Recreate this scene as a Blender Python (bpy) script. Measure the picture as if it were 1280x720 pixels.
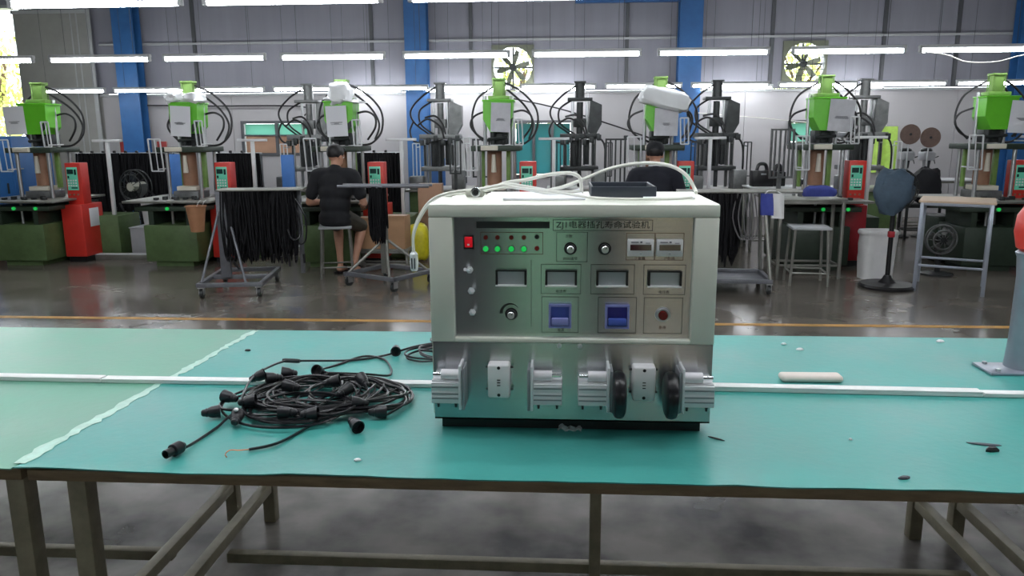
import bpy, bmesh, math, random
from mathutils import Vector as V, Matrix, Euler, noise as mnoise
random.seed(7)
R = math.radians
for o in list(bpy.data.objects): bpy.data.objects.remove(o)
scene = bpy.context.scene
C = scene.collection

# ------------------------------------------------------------------ camera
cd = bpy.data.cameras.new('camera'); cam = bpy.data.objects.new('camera', cd); C.objects.link(cam)
cd.sensor_width = 36; cd.lens = 967 / 1280 * 36; cd.clip_start = .05; cd.clip_end = 200
_y, _p, _r = R(3.7), R(11.4), R(0.3)
_f0 = V((-math.sin(_y), math.cos(_y), 0)); _r0 = V((math.cos(_y), math.sin(_y), 0)); _u0 = V((0, 0, 1))
_f = math.cos(_p) * _f0 - math.sin(_p) * _u0; _u = math.cos(_p) * _u0 + math.sin(_p) * _f0
_rr = math.cos(_r) * _r0 - math.sin(_r) * _u; _uu = math.cos(_r) * _u + math.sin(_r) * _r0
cam.matrix_world = Matrix(((_rr.x, _uu.x, -_f.x, 0), (_rr.y, _uu.y, -_f.y, 0), (_rr.z, _uu.z, -_f.z, 1.5), (0, 0, 0, 1)))
scene.camera = cam

# ------------------------------------------------------------------ world and exposure
w = bpy.data.worlds.new('world'); scene.world = w; w.use_nodes = True
bg = w.node_tree.nodes['Background']; bg.inputs[0].default_value = (.86, .95, 1, 1); bg.inputs[1].default_value = 5.0
vs = scene.view_settings
vs.view_transform = 'Standard'; vs.look = 'None'; vs.gamma = 1; vs.use_curve_mapping = False
vs.exposure = 0.9
TUBE = 26.0          # radiance of the fluorescent tubes

# ------------------------------------------------------------------ helpers
def s2l(c):
    return tuple(((x / 255) / 12.92 if x / 255 <= .04045 else ((x / 255 + .055) / 1.055) ** 2.4) for x in c) + (1,)

def mat(name, rgb, rough=.5, metal=0, var=0, vscale=6, bump=0, bscale=60, stretch=None, emit=0, alpha=1, trans=0, aniso=0, spec=.5, rvar=0, coat=0):
    m = bpy.data.materials.new(name); m.use_nodes = True; nt = m.node_tree; N, L = nt.nodes, nt.links
    b = N['Principled BSDF']; col = s2l(rgb)
    b.inputs['Base Color'].default_value = col; b.inputs['Roughness'].default_value = rough; b.inputs['Metallic'].default_value = metal
    b.inputs['Specular IOR Level'].default_value = spec; b.inputs['Alpha'].default_value = alpha; b.inputs['Transmission Weight'].default_value = trans
    b.inputs['Coat Weight'].default_value = coat
    if emit: b.inputs['Emission Color'].default_value = col; b.inputs['Emission Strength'].default_value = emit
    if var or bump or rvar:
        tc = N.new('ShaderNodeTexCoord'); mp = N.new('ShaderNodeMapping'); L.new(tc.outputs['Object'], mp.inputs[0])
        if stretch: mp.inputs['Scale'].default_value = stretch
    if var or rvar:
        n = N.new('ShaderNodeTexNoise'); n.inputs['Scale'].default_value = vscale; n.inputs['Detail'].default_value = 6; n.inputs['Roughness'].default_value = .65
        L.new(mp.outputs[0], n.inputs['Vector'])
    if var:
        r = N.new('ShaderNodeValToRGB'); e = r.color_ramp.elements
        e[0].position = .3; e[1].position = .7
        e[0].color = tuple(x * (1 - var) for x in col[:3]) + (1,); e[1].color = tuple(min(1, x * (1 + var)) for x in col[:3]) + (1,)
        L.new(n.outputs['Fac'], r.inputs[0]); L.new(r.outputs[0], b.inputs['Base Color'])
    if rvar:
        mr = N.new('ShaderNodeMapRange'); mr.inputs[1].default_value = .3; mr.inputs[2].default_value = .7
        mr.inputs[3].default_value = max(.02, rough - rvar); mr.inputs[4].default_value = min(1, rough + rvar)
        L.new(n.outputs['Fac'], mr.inputs[0]); L.new(mr.outputs[0], b.inputs['Roughness'])
    if bump:
        n2 = N.new('ShaderNodeTexNoise'); n2.inputs['Scale'].default_value = bscale; n2.inputs['Detail'].default_value = 3
        L.new(mp.outputs[0], n2.inputs['Vector'])
        bp = N.new('ShaderNodeBump'); bp.inputs['Strength'].default_value = bump; bp.inputs['Distance'].default_value = .01
        L.new(n2.outputs['Fac'], bp.inputs['Height']); L.new(bp.outputs[0], b.inputs['Normal'])
    if aniso:
        b.inputs['Anisotropic'].default_value = aniso
        t = N.new('ShaderNodeCombineXYZ'); t.inputs[2].default_value = 1; L.new(t.outputs[0], b.inputs['Tangent'])
    return m

M = {}
def dm(k, *a, **kw): M[k] = mat(k, *a, **kw)
dm('teal_mat', (66, 154, 147), .42, var=.14, vscale=3, bump=.08, bscale=40, rvar=.1)
dm('pale_mat', (104, 160, 138), .45, var=.14, vscale=3, bump=.08, bscale=40, rvar=.1)
dm('board', (112, 96, 72), .7, var=.3, vscale=9, stretch=(1, 6, 6))
dm('frame_tube', (132, 126, 106), .5, .1, var=.25, vscale=14)
dm('tape', (165, 205, 190), .35, var=.2, vscale=20)
dm('pvc', (232, 233, 232), .4, var=.05, vscale=12)
dm('foam', (226, 214, 206), .6, var=.06)
dm('black_rubber', (20, 20, 25), .3, var=.2, vscale=30)
dm('black_plastic', (20, 20, 23), .38)
dm('cable_black', (13, 13, 17), .75, spec=.25)
dm('socket_black', (26, 26, 32), .35)
dm('copper', (190, 110, 70), .3, 1)
dm('cream', (224, 226, 214), .4, var=.03, vscale=4, coat=.1)
dm('cream_dark', (170, 172, 160), .5)
dm('steel', (190, 192, 194), .21, 1, bump=.02, bscale=80, stretch=(1, 1, 60), aniso=1.0, var=.06, vscale=6)
dm('alu', (205, 206, 210), .3, 1)
dm('alu_satin', (222, 224, 227), .4, .15)
dm('groove', (140, 144, 149), .5, .3)
dm('chrome', (225, 226, 230), .12, 1)
dm('white_plastic', (232, 231, 232), .4)
dm('white_nylon', (228, 226, 230), .35)
dm('red_switch', (200, 20, 34), .25, emit=.25)
dm('red_led', (120, 30, 26), .25)
dm('red_dark', (105, 22, 22), .25)
dm('red_window', (58, 22, 30), .12, coat=.5)
dm('green_lamp', (40, 200, 90), .2, emit=.25)
dm('meter_glass', (172, 180, 184), .12, coat=.6, var=.04)
dm('blue_break', (70, 92, 178), .35)
dm('blue_deep', (48, 44, 140), .3)
dm('blue_pale', (138, 144, 205), .35)
dm('etch', (34, 38, 38), .5)
dm('etch_brown', (92, 62, 50), .5)
dm('paper', (232, 233, 238), .7)
dm('paper_grey', (205, 205, 210), .75, var=.08, vscale=14)
dm('ink', (96, 98, 108), .8)
dm('slate_box', (44, 50, 60), .4)
dm('cable_white', (214, 214, 206), .4)
dm('plastic_clear', (225, 232, 232), .12, alpha=.45)
dm('plastic_white', (236, 238, 240), .3, var=.04)
# background
dm('press_green', (84, 106, 66), .45, var=.22, vscale=7)
dm('press_dark', (44, 58, 46), .45, var=.25, vscale=7)
dm('lime', (108, 205, 48), .35, var=.06)
dm('cyl_green', (124, 160, 84), .45, var=.12, vscale=12)
dm('steel_bar', (188, 190, 192), .3, .8)
dm('grey_metal', (118, 120, 120), .45, .5, var=.25, vscale=10)
dm('dark_metal', (54, 57, 58), .45, .4, var=.25, vscale=10)
dm('plate_steel', (136, 136, 130), .4, .5, var=.15)
dm('barrel', (150, 112, 88), .55, var=.15)
dm('cream_plate', (222, 216, 200), .5)
dm('white_paint', (206, 208, 210), .5, var=.08)
dm('red_paint', (206, 52, 42), .4, var=.08)
dm('red_paint_dark', (160, 34, 44), .4, var=.08)
dm('screen_teal', (92, 178, 150), .25, emit=.12)
dm('screen_dark', (30, 60, 58), .25)
dm('hose', (36, 35, 38), .45)
dm('hose_grey', (84, 82, 84), .5)
dm('blue_paint', (38, 92, 150), .45, var=.1)
dm('blue_column', (44, 96, 152), .5, var=.12)
dm('blue_panel', (70, 120, 190), .5, var=.08)
dm('upper_wall', (136, 136, 146), .6, .0, var=.08, vscale=1.2, stretch=(4, 1, .3))
dm('door_grey', (150, 150, 146), .6, var=.1, vscale=1.5)
dm('wall_white', (168, 166, 168), .6, var=.03, vscale=1)
dm('trim_light', (168, 170, 172), .5)
dm('trim_dark', (78, 80, 84), .5)
dm('ceiling', (200, 202, 206), .6)
dm('floor_line', (190, 140, 62), .5, var=.25, vscale=8)
dm('cardboard', (176, 138, 104), .75, var=.08)
dm('cardboard_tan', (168, 132, 108), .75, var=.1)
dm('yellow_bag', (228, 218, 52), .35, var=.15, vscale=14)
dm('lime_sheet', (176, 214, 96), .4, var=.25, vscale=4)
dm('white_sack', (226, 226, 226), .55, var=.06, bump=.4, bscale=9)
dm('bluegrey_cloth', (62, 80, 96), .7, var=.2, vscale=9)
dm('blue_cloth', (58, 70, 150), .7, var=.2)
dm('black_cloth', (20, 21, 27), .8, var=.2, vscale=8)
dm('navy_cloth', (22, 24, 36), .8, var=.2, vscale=8)
dm('shorts', (62, 60, 52), .8, var=.2)
dm('skin', (190, 142, 118), .5, var=.05)
dm('hair', (20, 18, 20), .5, var=.2, vscale=40)
dm('wood_top', (196, 172, 148), .5, var=.12, vscale=6, stretch=(1, 8, 1))
dm('grey_box', (168, 170, 174), .5, var=.08)
dm('rust_disc', (112, 92, 84), .6, var=.2, vscale=14)
dm('basket', (170, 122, 88), .6, var=.1)
dm('red_board', (165, 58, 56), .6)
dm('wall_front_grey', (58, 59, 66), .7)
dm('door_green', (140, 205, 160), .7)  # this and the next: colours of added walls mirrored in the steel panel
dm('door_tan', (205, 182, 150), .7)
dm('bark', (80, 60, 44), .9, var=.3)
dm('leaf', (188, 196, 104), .5, var=.3, vscale=3)
dm('ground_out', (150, 150, 120), .8, var=.2)
dm('fan_grey', (112, 116, 100), .5, .3)
dm('lamp_housing', (214, 216, 218), .4)
dm('trolley_grey', (110, 112, 118), .45, .4, var=.15, vscale=12)
dm('pale_steel', (150, 156, 168), .35, .6, var=.1)
dm('tube', (255, 255, 255), .5, emit=TUBE)
M['tube'].node_tree.nodes['Principled BSDF'].inputs['Emission Color'].default_value = (.94, .97, 1, 1)

def glass_mat(name, rgb):
    m = bpy.data.materials.new(name); m.use_nodes = True; N, L = m.node_tree.nodes, m.node_tree.links
    N.remove(N['Principled BSDF']); out = N['Material Output']
    t = N.new('ShaderNodeBsdfTranslucent'); t.inputs[0].default_value = s2l(rgb)
    g = N.new('ShaderNodeBsdfGlossy'); g.inputs['Roughness'].default_value = .08
    x = N.new('ShaderNodeMixShader'); x.inputs[0].default_value = .12
    L.new(t.outputs[0], x.inputs[1]); L.new(g.outputs[0], x.inputs[2]); L.new(x.outputs[0], out.inputs[0])
    M[name] = m
glass_mat('teal_glass', (92, 134, 138)); glass_mat('mint_glass', (140, 178, 168))

# polished floor: dark sealed aisle, lighter bare concrete under the benches
def floor_mat():
    m = bpy.data.materials.new('factory_floor'); m.use_nodes = True; N, L = m.node_tree.nodes, m.node_tree.links
    b = N['Principled BSDF']; tc = N.new('ShaderNodeTexCoord')
    n = N.new('ShaderNodeTexNoise'); n.inputs['Scale'].default_value = .9; n.inputs['Detail'].default_value = 8; n.inputs['Roughness'].default_value = .65
    n2 = N.new('ShaderNodeTexNoise'); n2.inputs['Scale'].default_value = 2.2; n2.inputs['Detail'].default_value = 8
    L.new(tc.outputs['Object'], n.inputs['Vector']); L.new(tc.outputs['Object'], n2.inputs['Vector'])
    ra = N.new('ShaderNodeValToRGB'); ra.color_ramp.elements[0].position = .32; ra.color_ramp.elements[1].position = .7
    ra.color_ramp.elements[0].color = s2l((92, 87, 81)); ra.color_ramp.elements[1].color = s2l((122, 115, 107))
    rb = N.new('ShaderNodeValToRGB'); rb.color_ramp.elements[0].position = .35; rb.color_ramp.elements[1].position = .62
    rb.color_ramp.elements[0].color = s2l((58, 56, 56)); rb.color_ramp.elements[1].color = s2l((150, 145, 140))
    L.new(n.outputs['Fac'], ra.inputs[0]); L.new(n2.outputs['Fac'], rb.inputs[0])
    sp = N.new('ShaderNodeSeparateXYZ'); L.new(tc.outputs['Object'], sp.inputs[0])
    mr = N.new('ShaderNodeMapRange'); mr.inputs[1].default_value = 4.4; mr.inputs[2].default_value = 4.7; L.new(sp.outputs['Y'], mr.inputs[0])
    mx = N.new('ShaderNodeMix'); mx.data_type = 'RGBA'
    L.new(mr.outputs[0], mx.inputs['Factor']); L.new(rb.outputs[0], mx.inputs[6]); L.new(ra.outputs[0], mx.inputs[7])
    L.new(mx.outputs[2], b.inputs['Base Color'])
    rr = N.new('ShaderNodeMapRange'); rr.inputs[1].default_value = .3; rr.inputs[2].default_value = .7; rr.inputs[3].default_value = .1; rr.inputs[4].default_value = .3
    L.new(n.outputs['Fac'], rr.inputs[0]); L.new(rr.outputs[0], b.inputs['Roughness'])
    bp = N.new('ShaderNodeBump'); bp.inputs['Strength'].default_value = .04; L.new(n2.outputs['Fac'], bp.inputs['Height']); L.new(bp.outputs[0], b.inputs['Normal'])
    M['floor'] = m
floor_mat()

def E3(rot): return Euler([R(a) for a in rot]).to_matrix().to_4x4()

def cr(pts, k=6, closed=False):
    """Catmull-Rom through the points"""
    P = [V(p) for p in pts]; n = len(P); out = []
    g = (lambda i: P[i % n]) if closed else (lambda i: P[max(0, min(n - 1, i))])
    for i in range(n if closed else n - 1):
        a, b, c, d = g(i - 1), g(i), g(i + 1), g(i + 2)
        for j in range(k):
            t = j / k
            out.append(.5 * ((2 * b) + (c - a) * t + (2 * a - 5 * b + 4 * c - d) * t * t + (3 * b - a - 3 * c + d) * t ** 3))
    if not closed: out.append(P[-1])
    return out

ORG = {}
class MB:
    def __init__(s): s.v = []; s.f = []; s.m = []
    def add(s, vs, fs, T=None, mi=0):
        o = len(s.v)
        s.v += [tuple(T @ V(p)) if T else tuple(p) for p in vs]
        s.f += [tuple(i + o for i in f) for f in fs]; s.m += [mi] * len(fs); return s
    def box(s, c, d, rot=(0, 0, 0), mi=0):
        x, y, z = d[0] / 2, d[1] / 2, d[2] / 2
        vs = [(-x, -y, -z), (x, -y, -z), (x, y, -z), (-x, y, -z), (-x, -y, z), (x, -y, z), (x, y, z), (-x, y, z)]
        return s.add(vs, [(3, 2, 1, 0), (4, 5, 6, 7), (0, 1, 5, 4), (1, 2, 6, 5), (2, 3, 7, 6), (3, 0, 4, 7)], Matrix.Translation(c) @ E3(rot), mi)
    def bb(s, x0, x1, y0, y1, z0, z1, mi=0): return s.box(((x0 + x1) / 2, (y0 + y1) / 2, (z0 + z1) / 2), (x1 - x0, y1 - y0, z1 - z0), mi=mi)
    def rbox(s, c, d, r=.005, seg=2, rot=(0, 0, 0), mi=0):
        bm = bmesh.new(); bmesh.ops.create_cube(bm, size=1); bmesh.ops.scale(bm, vec=d, verts=bm.verts)
        bmesh.ops.bevel(bm, geom=list(bm.edges), offset=min(r, min(d) * .49), segments=seg, profile=.5, affect='EDGES')
        bm.verts.index_update()
        s.add([v.co[:] for v in bm.verts], [[v.index for v in f.verts] for f in bm.faces], Matrix.Translation(c) @ E3(rot), mi); bm.free(); return s
    def cyl(s, p0, p1, r0, r1=None, n=12, mi=0, caps=True):
        p0, p1 = V(p0), V(p1); r1 = r0 if r1 is None else r1
        q = (p1 - p0).to_track_quat('Z', 'Y').to_matrix(); vs = []
        for p, r in ((p0, r0), (p1, r1)):
            for i in range(n):
                a = 2 * math.pi * i / n; vs.append(p + q @ V((r * math.cos(a), r * math.sin(a), 0)))
        fs = [(i, (i + 1) % n, n + (i + 1) % n, n + i) for i in range(n)]
        if caps: fs += [tuple(range(n - 1, -1, -1)), tuple(range(n, 2 * n))]
        return s.add(vs, fs, None, mi)
    def tube(s, pts, r, n=6, mi=0, closed=False):
        P = [V(p) for p in pts]; m = len(P); vs = []; up = V((0, 0, 1)); prev = None
        for i in range(m):
            t = (P[(i + 1) % m] - P[i - 1]) if closed else (P[min(i + 1, m - 1)] - P[max(i - 1, 0)])
            t = t.normalized() if t.length > 1e-9 else V((0, 0, 1))
            if prev is None: u = t.orthogonal().normalized()
            else:
                u = prev - t * prev.dot(t); u = u.normalized() if u.length > 1e-6 else t.orthogonal().normalized()
            prev = u; b = t.cross(u); rr = r[i] if isinstance(r, (list, tuple)) else r
            vs += [P[i] + (u * math.cos(2 * math.pi * k / n) + b * math.sin(2 * math.pi * k / n)) * rr for k in range(n)]
        fs = [(i * n + k, i * n + (k + 1) % n, ((i + 1) % m) * n + (k + 1) % n, ((i + 1) % m) * n + k) for i in range(m if closed else m - 1) for k in range(n)]
        if not closed: fs += [tuple(range(n - 1, -1, -1)), tuple(range((m - 1) * n, m * n))]
        return s.add(vs, fs, None, mi)
    def lathe(s, prof, T=None, n=16, mi=0):
        vs = []; m = len(prof)
        for r, z in prof:
            vs += [(r * math.cos(2 * math.pi * k / n), r * math.sin(2 * math.pi * k / n), z) for k in range(n)]
        fs = [(i * n + k, i * n + (k + 1) % n, (i + 1) * n + (k + 1) % n, (i + 1) * n + k) for i in range(m - 1) for k in range(n)]
        fs += [tuple(range(n - 1, -1, -1)), tuple(range((m - 1) * n, m * n))]
        return s.add(vs, fs, T, mi)
    def prism(s, poly, h, T=None, mi=0):
        """polygon in local XY, extruded to +Z"""
        n = len(poly); vs = [(x, y, 0) for x, y in poly] + [(x, y, h) for x, y in poly]
        return s.add(vs, [tuple(range(n - 1, -1, -1)), tuple(range(n, 2 * n))] + [(i, (i + 1) % n, n + (i + 1) % n, n + i) for i in range(n)], T, mi)
    def xz(s, poly, y0, y1, mi=0):
        """polygon in XZ (counter-clockwise seen from -Y), extruded from y0 to y1"""
        return s.prism(poly, y1 - y0, Matrix(((1, 0, 0, 0), (0, 0, 1, y0), (0, 1, 0, 0), (0, 0, 0, 1))), mi)
    def sph(s, c, r, n=12, T=None, mi=0):
        if not isinstance(r, (tuple, list)): r = (r, r, r)
        m = max(5, n // 2 + 1); vs = [(0, 0, r[2])]
        for i in range(1, m):
            a = math.pi * i / m
            vs += [(r[0] * math.sin(a) * math.cos(2 * math.pi * k / n), r[1] * math.sin(a) * math.sin(2 * math.pi * k / n), r[2] * math.cos(a)) for k in range(n)]
        vs.append((0, 0, -r[2])); L = len(vs) - 1
        fs = [(0, 1 + k, 1 + (k + 1) % n) for k in range(n)]
        for i in range(m - 2): fs += [(1 + i * n + k, 1 + (i + 1) * n + k, 1 + (i + 1) * n + (k + 1) % n, 1 + i * n + (k + 1) % n) for k in range(n)]
        fs += [(L, 1 + (m - 2) * n + (k + 1) % n, 1 + (m - 2) * n + k) for k in range(n)]
        return s.add(vs, fs, Matrix.Translation(c) @ (T or Matrix()), mi)
    def chain(s, pr, n=10):
        for (p, r) in pr: s.sph(p, r, n)
        for (a, ra), (b, rb) in zip(pr, pr[1:]):
            ra = ra if not isinstance(ra, tuple) else min(ra); rb = rb if not isinstance(rb, tuple) else min(rb)
            s.cyl(a, b, ra, rb, n)
        return s
    def grid(s, f, nu, nv, thick=0, mi=0):
        vs = [f(i / nu, j / nv) for j in range(nv + 1) for i in range(nu + 1)]; w = nu + 1
        fs = [(j * w + i, j * w + i + 1, (j + 1) * w + i + 1, (j + 1) * w + i) for j in range(nv) for i in range(nu)]
        return s.add(vs, fs, None, mi)
    def ringrect(s, x0, x1, z0, z1, y, t, d=.001, mi=0):
        for (a, b, c, e) in ((x0, x1, z0, z0 + t), (x0, x1, z1 - t, z1), (x0, x0 + t, z0 + t, z1 - t), (x1 - t, x1, z0 + t, z1 - t)):
            s.bb(a, b, y - d, y, c, e, mi)
        return s
    def mesh(s, name, mats, smooth=True, ang=35):
        me = bpy.data.meshes.new(name); me.from_pydata([tuple(p) for p in s.v], [], s.f); me.update()
        bm = bmesh.new(); bm.from_mesh(me); bmesh.ops.recalc_face_normals(bm, faces=bm.faces); bm.to_mesh(me); bm.free()
        for m in (mats if isinstance(mats, (list, tuple)) else [mats]): me.materials.append(M[m] if isinstance(m, str) else m)
        if any(s.m): me.polygons.foreach_set('material_index', s.m)
        if smooth:
            me.polygons.foreach_set('use_smooth', [True] * len(me.polygons)); me.set_sharp_from_angle(angle=R(ang))
        return me
    def pieces(s, name, mats, parent=None, smooth=True, ang=35, world=False):
        """build every separate island as a part of its own"""
        p = list(range(len(s.v)))
        def find(a):
            while p[a] != a: p[a] = p[p[a]]; a = p[a]
            return a
        for f in s.f:
            for k in f[1:]: p[find(k)] = find(f[0])
        grp = {}
        for f in s.f: grp.setdefault(find(f[0]), []).append(f)
        for fs in grp.values():
            ids = sorted({i for f in fs for i in f}); mp = {i: k for k, i in enumerate(ids)}; m = MB()
            m.add([s.v[i] for i in ids], [tuple(mp[i] for i in f) for f in fs]); m.build(name, mats, parent, smooth, ang, world)
    def build(s, name, mats, parent=None, smooth=True, ang=35, world=False, label=None):
        if world and parent is not None:
            I = ORG[parent.name].inverted(); s.v = [tuple(I @ V(p)) for p in s.v]
        o = bpy.data.objects.new(name, s.mesh(name, mats, smooth, ang)); C.objects.link(o)
        if parent is not None: o.parent = parent
        if parent is not None and parent.name in ORG: ORG[o.name] = ORG[parent.name]
        if label: o['label'] = label
        return o

def tag(o, label, cat, group=None):
    o['label'] = label; o['category'] = cat
    if group: o['group'] = group
    return o
def thing(name, label, cat, loc=(0, 0, 0), rz=0, group=None):
    o = bpy.data.objects.new(name, None); C.objects.link(o); o.empty_display_size = .1
    o.location = loc; o.rotation_euler = (0, 0, R(rz)); ORG[o.name] = Matrix.Translation(loc) @ E3((0, 0, rz))
    return tag(o, label, cat, group)
def single(mb, name, mats, label, cat, loc=(0, 0, 0), rz=0, group=None, smooth=True, ang=35):
    """a thing that is one mesh, given in local coordinates"""
    o = mb.build(name, mats, None, smooth, ang); o.location = loc; o.rotation_euler = (0, 0, R(rz))
    return tag(o, label, cat, group)
def wsingle(mb, name, mats, label, cat, group=None, smooth=True, ang=35):
    """a thing that is one mesh, given in world coordinates: origin moved to its base centre"""
    xs = [p[0] for p in mb.v]; ys = [p[1] for p in mb.v]; zs = [p[2] for p in mb.v]
    c = V(((min(xs) + max(xs)) / 2, (min(ys) + max(ys)) / 2, min(zs))); mb.v = [tuple(V(p) - c) for p in mb.v]
    return single(mb, name, mats, label, cat, c, 0, group, smooth, ang)
def struct(mb, name, mats, label=None, parent=None, smooth=False):
    o = mb.build(name, mats, parent, smooth)
    if parent is None: o['kind'] = 'structure'
    if label: o['label'] = label
    return o
def copy_tree(o, parent=None):
    c = o.copy(); C.objects.link(c); c.parent = parent
    for ch in list(o.children): copy_tree(ch, c)
    if o.name in ORG: ORG[c.name] = ORG[o.name]
    return c
def remesh(mb, name, mats, parent, voxel=.012, smooth=4, world=True):
    """union of overlapping shapes as one continuous skin"""
    o = mb.build(name, mats, parent, world=world)
    m = o.modifiers.new('r', 'REMESH'); m.mode = 'VOXEL'; m.voxel_size = voxel; m.use_smooth_shade = True
    k = o.modifiers.new('s', 'SMOOTH'); k.factor = .5; k.iterations = smooth
    bpy.context.view_layer.update(); dg = bpy.context.evaluated_depsgraph_get()
    me = bpy.data.meshes.new_from_object(o.evaluated_get(dg)); o.modifiers.clear(); o.data = me
    if not me.materials:
        for x in (mats if isinstance(mats, (list, tuple)) else [mats]): me.materials.append(M[x])
    me.polygons.foreach_set('use_smooth', [True] * len(me.polygons)); return o
def text(name, body, size, loc, m, parent, ext=.0004, sx=1):
    cu = bpy.data.curves.new(name, 'FONT'); cu.body = body; cu.size = size; cu.extrude = ext; cu.align_x = 'CENTER'; cu.align_y = 'CENTER'
    t = bpy.data.objects.new(name, cu); C.objects.link(t); bpy.context.view_layer.update()
    me = bpy.data.meshes.new_from_object(t.evaluated_get(bpy.context.evaluated_depsgraph_get())); bpy.data.objects.remove(t)
    T = ORG[parent.name].inverted() @ Matrix.Translation(loc) @ E3((90, 0, 0)) @ Matrix.Diagonal((sx, 1, 1, 1))
    me.transform(T); me.materials.clear(); me.materials.append(M[m])
    o = bpy.data.objects.new(name, me); C.objects.link(o); o.parent = parent; return o
ORD = ['first', 'second', 'third', 'fourth', 'fifth', 'sixth', 'seventh', 'eighth', 'ninth', 'tenth', 'eleventh', 'twelfth', 'thirteenth']

# ================================================================== THE SETTING
X0, X1, Y0, Y1, ZC = -13.0, 10.0, -6.0, 14.0, 4.8
mb = MB(); mb.bb(X0, X1, Y0, Y1 + .3, -.1, 0); fl = struct(mb, 'floor', 'floor', 'polished dark grey factory floor')
mb = MB(); mb.bb(X0, X1, 6.0, 6.07, 0, .002); struct(mb, 'trim_1', 'floor_line', 'worn yellow line painted across the floor')
mb = MB(); mb.bb(X0 - 10, X1 + 10, Y1 + .3, Y1 + 30, -.3, -.05); struct(mb, 'ground', 'ground_out', 'pale ground outside the hall')
mb = MB(); mb.bb(X0, X1, Y0, Y1 + .3, ZC, ZC + .1)
ceil = struct(mb, 'ceiling', 'ceiling')
def wall_cells(mb, x0, x1, z0, z1, holes, ya, yb):
    xs = sorted({x0, x1, *[h[0] for h in holes], *[h[1] for h in holes]}); zs = sorted({z0, z1, *[h[2] for h in holes], *[h[3] for h in holes]})
    for a, b in zip(xs, xs[1:]):
        for c, d in zip(zs, zs[1:]):
            if not any(h[0] - 1e-6 <= a and b <= h[1] + 1e-6 and h[2] - 1e-6 <= c and d <= h[3] + 1e-6 for h in holes): mb.bb(a, b, ya, yb, c, d)
    return mb
FANS = [(-.87, 2.61), (4.11, 2.62)]; FR = .35
holes = [(x - FR, x + FR, z - FR, z + FR) for x, z in FANS]
OPEN = (-12.6, -9.75, .9, 3.72)
ZW = 2.22
up = wall_cells(MB(), X0, X1, ZW, ZC, holes + [(OPEN[0], OPEN[1], ZW, OPEN[3])], Y1, Y1 + .2)
wall = struct(up, 'wall_back', 'upper_wall', 'grey sheet metal upper wall')
WINS = [(-.88, .2, .7, 1.7), (-5.8, -4.5, 1.1, 1.72), (3.9, 4.6, 1.25, 1.68)]
# white boards of the lower wall, one by one, with open joints
edges = [-8.35, -6.9, -5.95, -4.35, -2.6, -1.4, .45, 2.1, 3.15, 5.0, 6.7, 8.4, X1]
for a, b in zip(edges, edges[1:]):
    hs = [h for h in WINS if h[0] >= a and h[1] <= b]
    wall_cells(MB(), a + .004, b - .004, 0, ZW - .03, hs, Y1 - .03, Y1 + .2).build('wall_board', 'wall_white', wall, False)
wall_cells(MB(), X0, -8.35, 0, ZW, [(OPEN[0], OPEN[1], OPEN[2], ZW)], Y1 - .02, Y1 + .2).build('lower_cladding', 'door_grey', wall, False)
mb = MB(); mb.bb(-8.35, X1, Y1 - .1, Y1 - .031, ZW - .06, ZW - .02); struct(mb, 'trim_2', 'trim_light', 'pale ledge along the top of the white boards')
mb = MB(); mb.bb(-8.3, X1, Y1 - .06, Y1 - .001, 3.05, 3.085); struct(mb, 'trim_3', 'trim_light', 'thin pale rail across the upper wall')
mb = MB()
for x in (-6.55, -3.35, -1.6, 1.1, 3.55, 5.4, 6.6): mb.bb(x - .03, x + .03, Y1 - .04, Y1 - .001, ZW, ZC)
struct(mb, 'trim_4', 'trim_dark', 'dark upright studs of the upper wall')
mb = MB(); mb.bb(X0, X0 + .1, Y0, Y1, 0, ZC); struct(mb, 'wall_left', 'door_grey')
mb = MB(); mb.bb(X1 - .1, X1, Y0, Y1, 0, ZC); struct(mb, 'wall_right', 'wall_white')
DRS = [(-.5, .06, 0, 3.0), (1.0, 1.55, 0, 3.0)]  # unseen doorways, added and placed for the bright bands on the steel panel
struct(wall_cells(MB(), X0 + .1, X1 - .1, 0, ZC, DRS, Y0, Y0 + .1), 'wall_front', 'wall_front_grey')
for k, d_ in enumerate(DRS):
    mb = MB(); mb.bb(d_[0] - .06, d_[0], Y0 + .02, Y0 + .14, 0, 3.06); mb.bb(d_[1], d_[1] + .06, Y0 + .02, Y0 + .14, 0, 3.06); mb.bb(d_[0], d_[1], Y0 + .02, Y0 + .14, 3.0, 3.06)
    struct(mb, f'door_{k + 2}', 'trim_light', 'open doorway in the wall behind the camera')
mb = MB(); mb.bb(X0 - 10, X1 + 10, Y0 - 20, Y0, -.3, -.02); struct(mb, 'ground_front', 'ground_out', 'pale ground outside the doorways')
mb = MB(); mb.bb(-4, .55, Y0 - 3.2, Y0 - 2.4, -.05, 3.6); struct(mb, 'wall_hedge', 'door_green', 'green garden wall outside the doorways')  # added so the steel panel mirrors a green band
mb = MB(); mb.bb(.56, 5, Y0 - 3.2, Y0 - 2.4, -.05, 3.6); struct(mb, 'wall_yard', 'door_tan', 'tan yard wall outside the doorways')  # added so the steel panel mirrors a tan band
# sliding panel door at the far left, in front of the opening
mb = MB(); mb.bb(-9.78, -8.42, Y1 - .14, Y1 - .08, 0, 3.62); d1 = struct(mb, 'door_1', 'door_grey', 'tall grey sliding door panel with pale edge frame')
mb = MB(); mb.bb(-9.8, -8.35, Y1 - .17, Y1 - .141, 3.6, 3.66); mb.bb(-8.42, -8.35, Y1 - .17, Y1 - .141, 0, 3.6); mb.bb(-8.62, -8.6, Y1 - .15, Y1 - .141, 0, 3.6); mb.bb(-8.73, -8.71, Y1 - .15, Y1 - .141, 0, 3.6)
mb.build('door_frame', 'trim_light', d1, False)
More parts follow.
